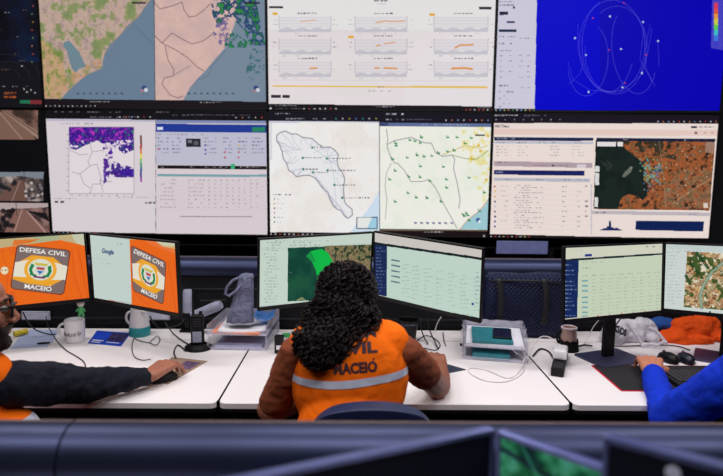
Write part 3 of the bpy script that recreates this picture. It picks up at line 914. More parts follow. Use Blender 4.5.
lag = [(595.7, 141), (614, 141), (622, 146), (632, 154), (640, 160), (645, 170), (644, 180), (648, 188), (647, 196), (643, 200), (636, 196), (629, 194), (621, 198), (618, 208.8), (593.7, 208.8)]
c.poly(lag, (24, 34, 32)); c.noise_fill(lag, [(22, 32, 31), (30, 42, 38)], 20, 94, .3, .7, levels=5)
c.poly([(622, 177), (624, 173), (631, 166), (633, 167), (631, 172), (625, 177)], (104, 112, 98)); c.line([(604, 163), (611, 168), (608, 170), (601, 161)], (80, 90, 84), 1.2, .7); c.line([(606, 160), (612, 166)], (120, 124, 110), 1, .5)
for k in range(110):
    x, y = c.g.normal(652, 6), c.g.normal(172, 9)
    if 640 < x < 668 and 155 < y < 192: c.dot(x, y, .9, [(70, 160, 190), (90, 190, 150), (150, 170, 90), (90, 110, 170), (150, 170, 170)][k % 5], .7)
c.line([(659, 141), (663, 170), (666, 209)], (190, 150, 120), 1.2, .6); c.line([(712, 178), (692, 190), (672, 204)], (200, 160, 130), 1.6, .6); c.poly([(706, 142), (715, 142), (714, 154), (705, 152)], (160, 130, 116), .8)
for k in range(26): c.dot(c.g.uniform(664, 712), c.g.uniform(144, 206), .7, (210, 190, 170), .7)
for k in range(60): c.dot(c.g.uniform(630, 712), c.g.uniform(143, 206), .6, [(200, 160, 120), (40, 38, 28)][k % 2], .7)
c.rect(597, 142, 616, 146.5, (226, 222, 222)); c.rect(617.6, 142, 623, 146.5, (226, 222, 222)); c.rect(595.2, 166, 599.4, 172, (216, 216, 216)); c.rect(595, 173, 599, 185, (216, 216, 216)); c.rect(594.5, 197, 598, 207, (216, 216, 216)); c.rect(703.5, 203, 708, 208, (220, 200, 190))
c.poly([(592, 210.6), (710, 212.6), (709.6, 216), (592, 214)], (188, 180, 186)); c.words(596, 212, 606, 1.1, TXT, .7); c.words(680, 214, 700, 1, (90, 90, 150), .6)
for k, hh in enumerate((1, 1.6, 2.2, 4, 9.5, 3, 2, 2.4, 1.4, .8)): c.rect(600 + k * 2.2, 230.3 - hh, 602.3 + k * 2.2, 230.4, (30, 40, 92))
c.poly([(636, 220.5), (704, 221.6), (703.2, 231.6), (635.6, 230)], (16, 34, 84))
c.poly([(485, 233.8), (600, 236.8), (709.4, 238.2), (709, 250), (485, 250)], (24, 18, 24)); c.poly([(718.3, 123), (740, 123), (730, 250), (709, 250)], (36, 30, 46))
taskbar(c, 491, 529, 237, 10, .95, ((215, 210, 210), (190, 60, 60), (200, 200, 205), (205, 195, 120), (190, 60, 60)))
wall_display(2, 1, c, 'wall display showing an alert list beside a brown satellite view of a lagoon')

# mounting rails and the pale panel under the video wall
r = MB(WALLM)
r.box((0, 0.15, 1.06), (6.2, 0.05, 0.05), 0.004)
r.box((0, 0.15, 0.75), (6.2, 0.05, 0.05), 0.004)
for x in (-2.6, -1.3, 0, 1.18, 1.33, 2.7): r.box((x, 0.16, 0.54), (0.035, 0.05, 1.08), 0.003)
tag(r.build('wall_rack', mat('rack_grey', (52, 54, 62), 0.5, 0.5)), 'dark steel rack of rails carrying the video wall', 'rack')
_d = _F + _Rt * ((522 - 361.5) / CAM_F) - _Up * ((247.5 - 238) / CAM_F)
p0 = WALLM.inverted() @ (CAM_POS + _d * (3.76 / _d.y))
p = MB(WALLM)
p.box((p0.x, p0.y, p0.z), (0.34, 0.012, 0.088), 0.004)
t = p.build('cover_panel', mat('pale_blue_panel', (120, 126, 180), 0.5), origin=None)
tag(t, 'pale blue-grey panel hanging below the lower right wall display', 'panel')
# ------------------------------------------------------------------ desks and consoles
def at(px, py, Z=0.75, Y=None):
    """the point of the desk plane (or of a frontal plane) seen at a photo position"""
    d = _F + _Rt * ((px - 361.5) / CAM_F) - _Up * ((py - 238) / CAM_F)
    t = (Y / d.y) if Y is not None else (Z - CAM_POS.z) / d.z
    return CAM_POS + d * t


NAVY = mat('navy_gloss_metal', (50, 56, 84), 0.42, 0.8, var=0.06, scale=8, bump=0.02)
PANEL = mat('dark_console_panel', (11, 11, 16), 0.6, 0.0, var=0.1, spec=.25)
ALU = mat('bronze_trim', (96, 80, 80), 0.5, 0.4)


def console(x0, x1, y, name_label, zc=1.07, r=0.062, grooves=True):
    t = thing('console_screen', name_label, 'console', ((x0 + x1) / 2, y, 0))
    def body(u, v):
        a = math.pi * (v * 1.18 - 0.16)
        return (x0 + (x1 - x0) * u, y - r * math.cos(a), zc + r * math.sin(a))
    b = MB()
    prof = [(y - r * math.cos(a), zc + r * math.sin(a)) for a in np.linspace(-0.45, math.pi + 0.45, 26)]
    n = len(prof)
    vs = [(x0, p[0], p[1]) for p in prof] + [(x1, p[0], p[1]) for p in prof]
    fs = [(i, (i + 1) % n, n + (i + 1) % n, n + i) for i in range(n)] + [tuple(range(n)), tuple(range(n, 2 * n))]
    b._add(vs, fs)
    b.build('top_roll', NAVY, t, smooth='auto')
    MB().box(((x0 + x1) / 2, y, zc / 2 + .01), (x1 - x0, 0.085, zc - 0.02), 0.003).build('panel', PANEL, t)
    g = MB()
    g.box(((x0 + x1) / 2, y + 0.012, zc + r - .001), (x1 - x0, 0.008, 0.004), 0.001)
    g.build('trim_strip', ALU, t)
    if grooves:
        g = MB()
        for z in (0.955, 0.80):
            g.box(((x0 + x1) / 2, y - 0.044, z), (x1 - x0 - .01, 0.006, 0.012), 0.002)
        g.build('slat_rail', mat('rail_dark', (26, 28, 40), 0.5, 0.3), t)
    return t


console(-2.7, 2.7, 2.945, 'dark console screen with a blue rounded top behind the row of desks', zc=1.056)
console(-2.7, -0.515, .985, 'blue-black rounded console top in the foreground, left of the seam', grooves=False)
console(-0.511, 2.7, .985, 'blue-black rounded console top in the foreground, right of the seam', grooves=False)

DTOP = mat('desk_laminate', (236, 230, 231), 0.5, var=0.02, scale=3, bump=0.02)
DEDGE = mat('desk_edge', (206, 196, 194), 0.5, var=0.03)


def rrect(x0, y0, x1, y1, r, corners=(1, 1, 1, 1), n=6):
    out = []
    for (cx, cy, a0), on in zip(((x0 + r, y0 + r, math.pi), (x1 - r, y0 + r, 1.5 * math.pi), (x1 - r, y1 - r, 0), (x0 + r, y1 - r, .5 * math.pi)), corners):
        if on:
            out += [(cx + r * math.cos(a0 + .5 * math.pi * k / n), cy + r * math.sin(a0 + .5 * math.pi * k / n)) for k in range(n + 1)]
        else:
            out.append((x0 if cx < (x0 + x1) / 2 else x1, y0 if cy < (y0 + y1) / 2 else y1))
    return out


for x0, x1, lab in ((-1.766, -0.494, 'white-topped desk at left where the man in black sleeves works'), (-0.494, 0.778, 'white-topped middle desk in front of the curly-haired woman'), (0.778, 2.05, 'white-topped desk at right under the black mat and keyboard')):
    t = thing('desk', lab, 'desk', ((x0 + x1) / 2, 2.4, 0))
    g = 0.003
    MB().prism(rrect(x0 + g, 1.957, x1 - g, 2.700, 0.028, (1, 1, 0, 0)), 0.728, 0.75, bev=0.002).build('worktop', DTOP, t)
    MB().prism(rrect(x0 + g, 2.706, x1 - g, 2.880, 0.004), 0.730, 0.75, bev=0.0015).build('cable_flap', DTOP, t)
    if x1 < 2:
        s = MB().prism([(x1 - .0022, 2.70), (x1 - .0032, 1.99), (x1 - .006, 1.972), (x1 + .006, 1.972), (x1 + .0032, 1.99), (x1 + .0022, 2.70)], .7286, .7508)
        s.build('joint_strip', mat('joint_rubber', (8, 8, 10), .9, bump=0, spec=.1), t)
    e = MB()
    e.prism(rrect(x0 + .0005, 1.9555, x1 - .0005, 2.8805, 0.03, (1, 1, 0, 0)), 0.715, 0.7285)
    e.build('edge_band', MATTE, t)
    for sx in (x0 + 0.04, x1 - 0.04):
        MB().box((sx, 2.45, 0.358), (0.03, 0.78, 0.715), 0.004).build('side_panel', MATTE, t)
    MB().box(((x0 + x1) / 2, 2.52, 0.48), (x1 - x0 - 0.12, 0.02, 0.44), 0.003).build('modesty_panel', MATTE, t)


# ------------------------------------------------------------------ monitors
def mon_matrix(c, yaw, tilt, roll):
    yw, ti, ro = R(yaw), R(tilt), R(roll)
    ax = Vector((math.cos(yw), math.sin(yw), 0)); nn = Vector((-math.sin(yw), math.cos(yw), 0))
    up = math.cos(ti) * Vector((0, 0, 1)) + math.sin(ti) * nn
    A = math.cos(ro) * ax + math.sin(ro) * up
    U = -math.sin(ro) * ax + math.cos(ro) * up
    N = U.cross(A)
    return Matrix(((A.x, N.x, U.x, c[0]), (A.y, N.y, U.y, c[1]), (A.z, N.z, U.z, c[2]), (0, 0, 0, 1)))


BZ, BB = 0.007, 0.017


def mon_quad(M, w_, h_):
    return [proj(M @ Vector((x, 0, z))) for x, z in ((-w_ / 2 + BZ, h_ / 2 - BZ), (w_ / 2 - BZ, h_ / 2 - BZ), (w_ / 2 - BZ, -h_ / 2 + BB), (-w_ / 2 + BZ, -h_ / 2 + BB))]


def monitor(label, c, yaw, tilt, roll, w_, h_, cv, base, mount='arm', group=None, shell=None):
    shell = shell or BLACK
    M = mon_matrix(c, yaw, tilt, roll)
    t = thing('computer_monitor', label, 'monitor', base, R(yaw), group)
    b = MB(M)
    b.box((0, 0.010, 0), (w_, 0.016, h_), 0.003)
    b.box((0, 0.030, 0.0), (w_ * .62, 0.030, h_ * .6), 0.012)
    b.box((0, 0.022, 0.0), (w_ * .86, 0.016, h_ * .84), 0.007)
    b.build('housing', shell, t)
    f = MB(M)
    f.box((0, 0, h_ / 2 - BZ / 2), (w_, 0.006, BZ), 0.001)
    f.box((0, 0, -h_ / 2 + BB / 2), (w_, 0.006, BB), 0.001)
    for s_ in (-1, 1): f.box((s_ * (w_ / 2 - BZ / 2), 0, 0), (BZ, 0.006, h_ - .002), 0.001)
    f.build('bezel', shell, t)
    if cv is not None:
        me = cv.mesh('screen', w_ - 2 * BZ, h_ - BZ - BB)
        me.transform(M @ Matrix.Translation((0, 0.0005, (BB - BZ) / 2)))
        link_mesh('screen', me, screen_mat('lit_monitor_screen', 0.93), t)
    else:
        MB(M).box((0, 0.001, (BB - BZ) / 2), (w_ - 2 * BZ, .002, h_ - BZ - BB)).build('screen', mat('dark_screen', (14, 16, 32), 0.6, bump=0, spec=.1), t)
    back = M @ Vector((0, 0.045, 0))
    if mount == 'stand':
        bx, by, bz = base
        rot = Matrix.Rotation(R(yaw), 3, 'Z')
        s = MB()
        s.box((bx, by, (bz + back.z + .03) / 2), (0.058, 0.022, back.z + .03 - bz), 0.004, rot)
        s.build('stand_post', BLACK, t)
        s = MB()
        s.tube([(bx, by, back.z), back, M @ Vector((0, 0.03, 0))], 0.02, 12)
        s.build('tilt_joint', BLACK, t)
        s = MB()
        T = Matrix.Translation((bx, by, bz)) @ Matrix.Rotation(R(yaw), 4, 'Z')
        s.prism(rrect(-0.125, -0.115, 0.125, 0.075, 0.012), 0, 0.008, bev=0.002, T=T)
        s.build('stand_base', mat('steel_blue_base', (62, 64, 92), 0.4, 0.4), t)
    else:
        s = MB()
        wall = Vector((back.x, 2.898, 0.96))
        s.box(M @ Vector((0, 0.048, 0)), (0.1, 0.012, 0.1), 0.003, M.to_3x3())
        s.tube([M @ Vector((0, 0.05, 0)), M @ Vector((0, 0.075, 0)), (back.x, max(back.y + .05, 2.75), 1.06), wall], 0.014, 10)
        s.build('mounting_arm', BLACK, t)
    return t


MW, MH = 300, 170
ORG = (236, 104, 28)


def patch(c, q, k=1.0):
    """embroidered rescue-service badge"""
    def L(s_, t_):
        (ax, ay), (bx, by), (cx_, cy_), (dx, dy) = q
        return ((ax * (1 - s_) + bx * s_) * (1 - t_) + (dx * (1 - s_) + cx_ * s_) * t_, (ay * (1 - s_) + by * s_) * (1 - t_) + (dy * (1 - s_) + cy_ * s_) * t_)
    G = lambda pts: [L(*p) for p in pts]
    rr = rrect(0, 0, 1, 1, 0.09)
    c.poly(G(rr), (124, 44, 26)); c.poly(G(rrect(.018, .018, .982, .982, 0.08)), (126, 108, 106))
    c.poly(G([(.02, .44), (.30, .20), (.70, .20), (.98, .42), (.98, .62), (.72, .84), (.30, .84), (.02, .78)]), (240, 166, 44))
    c.poly(G([(.02, .40), (.30, .30), (.70, .30), (.98, .36), (.98, .66), (.70, .70), (.30, .70), (.02, .72)]), (232, 224, 208))
    cir = lambda r_, a0=0, a1=2 * math.pi, cx=.5, cy=.5: [(cx + r_ * math.cos(t), cy + r_ * math.sin(t)) for t in np.linspace(a0, a1, 24)]
    c.poly(G(cir(.30)), (240, 172, 50)); c.poly(G(cir(.235)), (222, 226, 206))
    for s_ in (-1, 1):
        c.poly(G([(.5 + s_ * x, y) for x, y in ((.06, .68), (.17, .64), (.21, .52), (.18, .38), (.12, .42), (.15, .52), (.12, .60), (.05, .63))]), (36, 132, 78))
    c.poly(G([(.42, .42), (.58, .42), (.585, .54), (.5, .64), (.415, .54)]), (200, 206, 214)); c.poly(G([(.43, .45), (.57, .45), (.57, .50), (.43, .50)]), (196, 60, 56)); c.poly(G([(.44, .53), (.56, .53), (.5, .61)]), (60, 110, 180))
    c.poly(G([(.36, .33), (.40, .36), (.60, .36), (.64, .33), (.60, .41), (.40, .41)]), (206, 186, 60)); c.poly(G([(.38, .65), (.62, .65), (.60, .69), (.40, .69)]), (120, 60, 110))
    c.text('DEFESA CIVIL', L(.07, .15), L(.93, .15), 4.3 * k, (240, 236, 232), 1, 0.02)
    c.text('MACEIÓ', L(.26, .945), L(.76, .945), 4.2 * k, (244, 240, 236), 1, 0.02)


# left pair
g1 = ((-1.481, 2.498, 1.114), 21.5, 3.2, 2.0, 0.54, 0.32)
M = mon_matrix(*g1[:4]); c = Canvas(MW, MH, mon_quad(M, .54, .32), ORG)
A_ = (-60, 220, 100, 330)
c.poly([(-60, 225), (90, 225), (91, 247), (60, 240), (-60, 256)], (196, 176, 128)); c.poly([(40, 232), (56, 232), (60, 240), (30, 243)], (170, 180, 140)); c.poly([(70, 232), (88, 232), (88, 247), (76, 243)], (202, 204, 178)); c.poly([(14, 240), (40, 239), (30, 243), (12, 246)], (222, 120, 50))
c.noise_fill([(-60, 262), (16, 246), (16, 320), (-60, 330)], [(238, 112, 28), (230, 96, 30), (208, 76, 26)], 60, 12, .3, .7)
for p in ([(72, 250), (74, 275), (82, 300)], [(78, 248), (83, 275), (88, 298)], [(66, 296), (70, 310)], [(2, 250), (8, 275), (4, 310)]): c.line(p, (206, 70, 22), 3, .3)
c.line([(74, 250), (80, 285)], (246, 120, 50), 3, .4)
patch(c, [(16.8, 244.3), (71, 250), (64, 295.5), (9.9, 288.8)])
c.dot(4.5, 270.5, 4.6, (214, 130, 60)); c.dot(4.5, 270.5, 3.9, (236, 222, 190)); c.words(1.5, 269.5, 8, 1.4, (120, 90, 70), .8, 1)
monitor('leftmost monitor, turned right, filled with an orange badge wallpaper', *g1, c, (-1.50, 2.62, 0.75))

g2 = ((-0.972, 2.452, 1.123), -30.2, -1.0, 0.3, 0.56, 0.316)
M = mon_matrix(*g2[:4]); c = Canvas(MW, MH, mon_quad(M, .56, .316), (238, 104, 30))
c.poly([(128, 232), (182, 238), (182, 250), (160, 247), (148, 239), (128, 240)], (212, 176, 120)); c.poly([(150, 238), (178, 240), (178, 246), (162, 246)], (206, 206, 176)); c.poly([(140, 238), (152, 239), (164, 247), (180, 250), (180, 256), (150, 244)], (238, 120, 60))
for p in ([(168, 262), (172, 285), (176, 312)], [(174, 262), (178, 290)], [(134, 292), (142, 300), (150, 306)]): c.line(p, (204, 66, 24), 3, .35)
patch(c, [(130.5, 244.7), (166.4, 261.8), (163.5, 305), (132.7, 290.7)], .92)
c.poly([(80, 225), (129.3, 236), (131.6, 303.4), (80, 296)], (198, 212, 206))
c.poly([(80, 225), (129.3, 236.5), (129.5, 240.5), (80, 232)], (186, 200, 194)); c.words(117, 243.5, 127, .9, (110, 120, 125), .6)
c.text('Google', (101.4, 252.6), (113.6, 254.4), 4.4, (70, 90, 130), .95, 0.05)
c.line([(92, 258), (106, 259.6)], (160, 176, 172), 1, .7); c.words(98, 263, 112, 1.4, (150, 165, 165), .4, .4)
c.poly([(84, 297), (131.6, 303.6), (131.6, 306), (84, 300)], (214, 220, 216)); c.line([(110, 300.2), (132, 303.5)], (120, 140, 150), 1, .7)
c.poly([(84, 298.4), (184, 316.2), (184, 324), (84, 306)], (26, 24, 30)); taskbar(c, 94, 122, lambda x: 299.2 + (x - 90) * .178, 9, .8); taskbar(c, 166, 180, lambda x: 299.6 + (x - 90) * .178, 5, .7)
monitor('monitor at left showing a search page beside an orange badge wallpaper', *g2, c, (-0.93, 2.62, 0.75))

# middle pair
g3 = ((-0.173, 2.504, 1.133), 25.8, -6.2, 0.5, 0.54, 0.32)
M = mon_matrix(*g3[:4]); c = Canvas(MW, MH, mon_quad(M, .54, .32), (200, 216, 204))
for k in range(4): c.words(263, 242 + k * 2.6, 320, 1.1, (90, 110, 110), .45, .5)
c.words(263, 240.5, 330, .9, (100, 120, 115), .35); c.line([(262, 249.5), (374, 243)], (160, 176, 168), 1, .6)
for k in range(17):
    y = 253.5 + k * 3; c.words(264 + (k % 3) * 1.5, y, 275 + c.g.uniform(0, 4), 1, (100, 120, 120), .5)
dg_ = [(288, 248), (373.2, 244.6), (371.5, 297.5), (287.6, 301.5)]
c.noise_fill(dg_, [(16, 66, 54), (24, 78, 60), (30, 88, 62)], 40, 101, .3, .7, levels=6)
c.noise_fill([(325, 246), (373.4, 244.4), (372, 299), (330, 300)], [(60, 70, 50), (122, 110, 80), (150, 130, 96), (86, 92, 60), (168, 150, 116)], 9, 102, .25, .75)
c.noise_fill([(325, 246), (373.4, 244.4), (373, 262), (345, 258), (332, 254)], [(24, 50, 36), (40, 60, 40)], 7, 103, .4, .7, thr=.54)
c.poly([(311, 251), (322, 249), (328, 253), (333, 262), (333, 268), (326, 276), (322, 287), (318, 282), (316, 270), (312, 262), (308, 257)], (14, 186, 72)); c.poly([(306, 256), (311, 251), (316, 262), (312, 262)], (20, 150, 70)); c.poly([(295, 300.6), (302, 297), (306, 300)], (130, 140, 100))
c.line([(289, 272), (292, 273)], (150, 170, 150), 1, .8); c.line([(262, 309.6), (374, 298.6)], (190, 205, 194), 1.5)
c.poly([(255, 306.4), (374, 297), (374, 303), (255, 314)], (176, 190, 182)); taskbar(c, 261, 285, lambda x: 308.8 - (x - 259) * .09, 11, .9, ((50, 60, 70), (200, 205, 200), (120, 90, 70), (60, 90, 130)))
monitor('monitor before the curly-haired woman showing a lime patch on a dark green map', *g3, c, (-0.15, 2.62, 0.75))

g4 = ((0.294, 2.435, 1.128), -37.4, -6.2, -3.1, 0.54, 0.32)
M = mon_matrix(*g4[:4]); c = Canvas(MW, MH, mon_quad(M, .54, .32), (196, 216, 204))
top4 = lambda x: 233.3 + (x - 375) * .149
c.poly([(370, 228), (486, 246), (486, 258.5), (372, 242)], (206, 202, 196))
c.poly([(370, 241.4), (486, 258.2), (486, 260.8), (370, 243.8)], (20, 32, 36))
c.poly([(370, 243.8), (387, 246.2), (386.6, 297), (370, 294)], (26, 42, 86))
for k in range(14): c.words(376, 247.5 + k * 3.3, 376 + c.g.uniform(4, 9), 1, (120, 136, 176), .7, 1)
c.poly([(370, 293.6), (387, 296.6), (387, 300), (370, 297)], (206, 212, 204))
for r_ in range(9):
    y0 = 262 + r_ * 4.0
    for x in (402, 412, 424, 436, 448, 460, 474): c.words(x, y0 + (x - 391) * .19, x + c.g.uniform(4, 9), 1.1, (110, 132, 130), .38, .9)
for r_ in range(5): c.poly([(391, 259 + r_ * 5.4), (400, 260.6 + r_ * 5.4), (400, 262 + r_ * 5.4), (391, 260.4 + r_ * 5.4)], (80, 104, 116), .9)
for r_ in range(5): c.line([(391, 263.4 + r_ * 5.4), (476, 280 + r_ * 5.6)], (170, 190, 180), .8, .6)
for r_ in range(8): c.words(476, 272 + r_ * 4.4, 479, 1, (90, 110, 120), .6, 1)
c.dot(472.6, 304, 1.3, (30, 60, 140))
c.poly([(370, 296.6), (484, 318.8), (484, 330), (370, 306)], (22, 24, 28)); taskbar(c, 391, 407, lambda x: 298.6 + (x - 387) * .2, 7, .9, ((170, 180, 180), (90, 100, 110))); taskbar(c, 463, 480, lambda x: 298.6 + (x - 387) * .2, 5, .7)
monitor('monitor right of the woman, turned left, showing a pale table with a navy sidebar', *g4, c, (0.33, 2.62, 0.75))

# right pair
g5 = ((1.105, 2.396, 1.113), 20.0, 4.0, -0.4, 0.54, 0.32)
M = mon_matrix(*g5[:4]); c = Canvas(MW, MH, mon_quad(M, .54, .32), (202, 214, 190))
c.poly([(560, 240), (668, 236), (668, 253.5), (560, 260)], (212, 212, 196)); c.words(646, 246, 662, 1.2, (90, 100, 110), .6); c.words(570, 250, 583, 1, (150, 160, 150), .4)
c.poly([(585, 254.4), (592, 254), (592, 256.4), (585, 256.8)], (36, 60, 140))
c.poly([(560, 259.6), (668, 252.6), (668, 254.4), (560, 261.6)], (26, 40, 50))
c.poly([(560, 261.6), (578.8, 260.2), (577.2, 319), (560, 320.6)], (22, 42, 92))
for k, y in enumerate((264.5, 270, 274, 281, 285, 289, 293, 297.5, 301, 305, 309, 315)): c.words(567, y, 567 + c.g.uniform(4, 10), 1.2, (140, 152, 190), .75, 1); c.dot(566, y + .6, .6, (190, 200, 215), .8)
c.words(583, 261.6, 604, 1, (110, 125, 120), .5); c.words(582, 267.5, 591, 1, (110, 125, 120), .5)
for x in range(583, 658, 9): c.words(x, 275.5 - (x - 580) * .05, x + 5, 1, (120, 134, 120), .55, 1)
for r_ in range(11):
    y0 = 279.5 + r_ * 3.5
    for x in range(592, 660, 8): c.words(x, y0 - (x - 580) * (.05 + .004 * r_), x + c.g.uniform(3, 7), 1, (120, 138, 120), .34, .9)
for r_, y in enumerate((280, 285, 290, 296.5, 301.5, 306.5, 311.5, 315.5)): c.rect(582, y, 588, y + 1.7, (120, 168, 176)); c.line([(580, y + 3), (662, y + 1 - r_ * .5)], (180, 194, 170), .7, .6)
c.poly([(560, 319), (664, 309.6), (664, 318), (560, 326)], (214, 208, 188)); taskbar(c, 598, 645, lambda x: 318.6 - (x - 565) * .09, 5, .7, ((190, 100, 70), (120, 120, 110)))
c.words(564.5, 320.4, 570, 1.2, (120, 110, 90), .6)
monitor('monitor on a black stand at right showing a pale table with a navy sidebar', *g5, c, (1.128, 2.475, 0.75), 'stand')

g6 = ((1.619, 2.400, 1.113), -33.1, -1.1, 2.2, 0.54, 0.32)
M = mon_matrix(*g6[:4]); c = Canvas(MW, MH, mon_quad(M, .54, .32), (208, 216, 214))
for k in range(3): c.words(669, 246 + k * 2.2, 716, 1, (120, 140, 140), .35, .6)
c.poly([(666, 243), (723, 246), (723, 252), (666, 248)], (190, 206, 204), .6)
for k in range(17): c.words(667, 252 + k * 3.2, 676 + c.g.uniform(0, 6), 1, (120, 134, 134), .4)
S6 = [(687, 251.5), (800, 256), (800, 316), (683.5, 307)]
c.noise_fill(S6, [(110, 84, 60), (176, 130, 90), (206, 176, 130), (150, 110, 80), (190, 160, 120), (84, 96, 56)], 12, 111, .22, .78)
c.noise_fill(S6, [(84, 104, 50), (60, 80, 40)], 18, 112, .5, .8, thr=.58)
c.noise_fill(S6, [(214, 204, 180), (230, 220, 196)], 9, 114, .5, .8, thr=.62)
for p in ([(689, 262), (702, 278)], [(697, 253), (708, 268)], [(690, 284), (686, 276)]): c.line(p, (34, 70, 36), 7, .85)
c.line([(724, 262), (712, 272), (704, 284), (700, 296), (702, 308)], (120, 150, 128), 7, .95); c.line([(724, 262), (712, 272), (704, 284), (700, 296), (702, 308)], (200, 196, 176), 1.4, .8)
c.line([(730, 280), (716, 284), (706, 292)], (170, 170, 140), 3, .8)
for k in range(70): c.dot(c.g.uniform(688, 740), c.g.uniform(256, 306), .8, [(230, 210, 170), (200, 110, 70), (60, 70, 44), (190, 190, 170)][k % 4], .8)
c.poly([(660, 309.6), (800, 325), (800, 334), (660, 316)], (196, 208, 204), .9); c.dot(710, 312, .9, (60, 60, 70))
monitor('monitor at the far right edge showing a close satellite view of fields', *g6, c, (1.662, 2.470, 0.75), 'stand')
# ------------------------------------------------------------------ foreground monitors
def top_edge(p0, p1, zt, w_, h_, tilt=0.0):
    """monitor pose whose top-left corner and top edge line lie on the two rays at height zt"""
    a, b = at(*p0, Z=zt), at(*p1, Z=zt)
    d = (b - a); d.z = 0; yaw = math.atan2(d.y, d.x); d.normalize()
    return a, d, yaw


def fore_monitor(label, corner, other, zt, w_, h_, cv_fn, side):
    a, d, yaw = top_edge(corner if side == 'L' else other, other if side == 'L' else corner, zt, w_, h_)
    cpos = at(*corner, Z=zt)
    cc = cpos + d * (w_ / 2 if side == 'L' else -w_ / 2) - Vector((0, 0, h_ / 2))
    Mx = mon_matrix(cc, math.degrees(yaw), 0, 0)
    cv = cv_fn(Mx) if cv_fn else None
    return Mx, monitor(label, cc, math.degrees(yaw), 0, 0, w_, h_, cv, (cc.x + .065 * -math.sin(yaw), cc.y + .065 * math.cos(yaw), 0.75), 'stand', shell=mat('satin_blue_black', (96, 104, 152), .3, .7, bump=0))


def gmap(Mx):
    c = Canvas(MW, MH, mon_quad(Mx, .5, .3), (14, 52, 40))
    whole = [(0, 0), (MW, 0), (MW, MH), (0, MH)]
    m = np.ones((MH, MW), bool)
    f = fbm(MW, MH, 26, 4, 121)
    cols = np.array([(8, 24, 34), (12, 46, 40), (20, 78, 48), (44, 116, 84), (70, 140, 118)], float)
    t = np.floor(np.clip((f - .28) / .44, 0, .999) * 12) / 12 * 4
    i = t.astype(int); c.img = cols[i] * (1 - (t - i))[..., None] + cols[np.minimum(i + 1, 4)] * (t - i)[..., None]
    c.line([(0, 12), (90, 30), (170, 70), (299, 95)], (16, 30, 40), 6, .8, raw=True); c.line([(20, 0), (60, 60), (50, 150)], (60, 150, 120), 3, .5, raw=True)
    return c


fore_monitor('dark switched-off monitor in the foreground, its top edge rising to the right', (494.5, 429), (272, 474), 1.19, 0.5, 0.3, None, 'R')
fore_monitor('foreground monitor showing a blurred green map', (497.5, 431), (598, 466), 1.19, 0.5, 0.3, gmap, 'L')
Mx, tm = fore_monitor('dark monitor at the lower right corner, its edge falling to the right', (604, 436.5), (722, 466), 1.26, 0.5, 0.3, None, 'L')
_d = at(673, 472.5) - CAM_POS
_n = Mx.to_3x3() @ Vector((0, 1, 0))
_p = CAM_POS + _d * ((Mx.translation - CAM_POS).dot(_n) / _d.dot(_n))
MB(Matrix.Translation(_p) @ Mx.to_3x3().to_4x4() @ Matrix.Rotation(R(90), 4, 'X')).cyl((0, 0, 0.0008), .0085, .0014, 20).build('round_disc', mat('disc_white', (196, 204, 224), .6), tm)['label'] = 'small round white disc'  # thin pale disc set on the screen of this dark monitor
# near row desk carrying the foreground monitors
t = thing('desk', 'near desk under the foreground monitors, mostly below the picture', 'desk', (0, 0.62, 0))
MB().box((0.3, 0.56, 0.739), (2.6, 0.68, 0.022), 0.003).build('worktop', DTOP, t)
for sx in (-0.95, 1.55): MB().box((sx, 0.56, 0.363), (0.03, 0.62, 0.726), 0.004).build('side_panel', MATTE, t)

# ------------------------------------------------------------------ things on the desks
CER = mat('white_ceramic', (222, 220, 224), 0.25, var=0.02, bump=0.0)


def handle(c, r, z0, z1, out, ang, th=0.006):
    d = Vector((math.cos(ang), math.sin(ang), 0))
    c = Vector(c)
    pts = []
    for k in range(11):
        a = math.pi * (k / 10)
        pts.append(c + d * (r - .003 + out * math.sin(a)) + Vector((0, 0, z0 + (z1 - z0) * (1 - math.cos(a)) / 2)))
    return MB().tube(pts, th, 10)


def ink_on_cyl(c, r, a0, a1, z0, z1, n, seed):
    g = random.Random(seed)
    m = MB()
    for k in range(n):
        a = a0 + (a1 - a0) * (k + .5) / n
        z = z0 + (z1 - z0) * g.random() * .4
        pts = []
        for j in range(4):
            aa = a + g.uniform(-.09, .09)
            zz = z + (z1 - z0) * .6 * j / 3
            pts.append((c[0] + (r + .0004) * math.cos(aa), c[1] + (r + .0004) * math.sin(aa), c[2] + zz))
        m.tube(pts, 0.0011, 5)
    return m


# white mug
p = at(75.5, 341.5)
t = thing('coffee_mug', 'white mug with dark lettering between the two left monitors', 'mug', p)
MB().lathe([(0, 0), (.036, 0), (.042, .006), (.045, .05), (.045, .108), (.042, .110), (.040, .106), (.040, .012), (0, .010)], p, 36).build('cup', CER, t, smooth='auto')
handle(p, .045, .022, .09, .034, math.pi * 1.02, .0065).build('handle', CER, t, smooth=True)
ink_on_cyl(p, .045, R(205), R(330), .034, .060, 19, 4).build('printed_lettering', mat('ink', (70, 70, 84), 0.6, bump=0), t)

# white and teal jug
p = at(140, 335)
t = thing('jug', 'white jug with a teal lower half behind the blue leaflet', 'jug', p)
TEAL = mat('teal_plastic', (34, 142, 150), 0.35)
MB().lathe([(0, 0), (.048, 0), (.052, .008), (.049, .046), (.0485, .047), (0, .047)], p, 36).build('teal_base', TEAL, t, smooth='auto')
MB().lathe([(0, .047), (.048, .047), (.044, .09), (.038, .132), (.039, .138), (.035, .137), (.034, .13), (.04, .09), (0, .06)], p, 36).build('body', CER, t, smooth='auto')
handle(p, .042, .052, .118, .03, R(172), .0065).build('handle', CER, t, smooth=True)
MB().box(p + Vector((.030, -.026, .128)), (.03, .02, .012), .005, Matrix.Rotation(R(-40), 3, 'Z')).build('spout', CER, t)

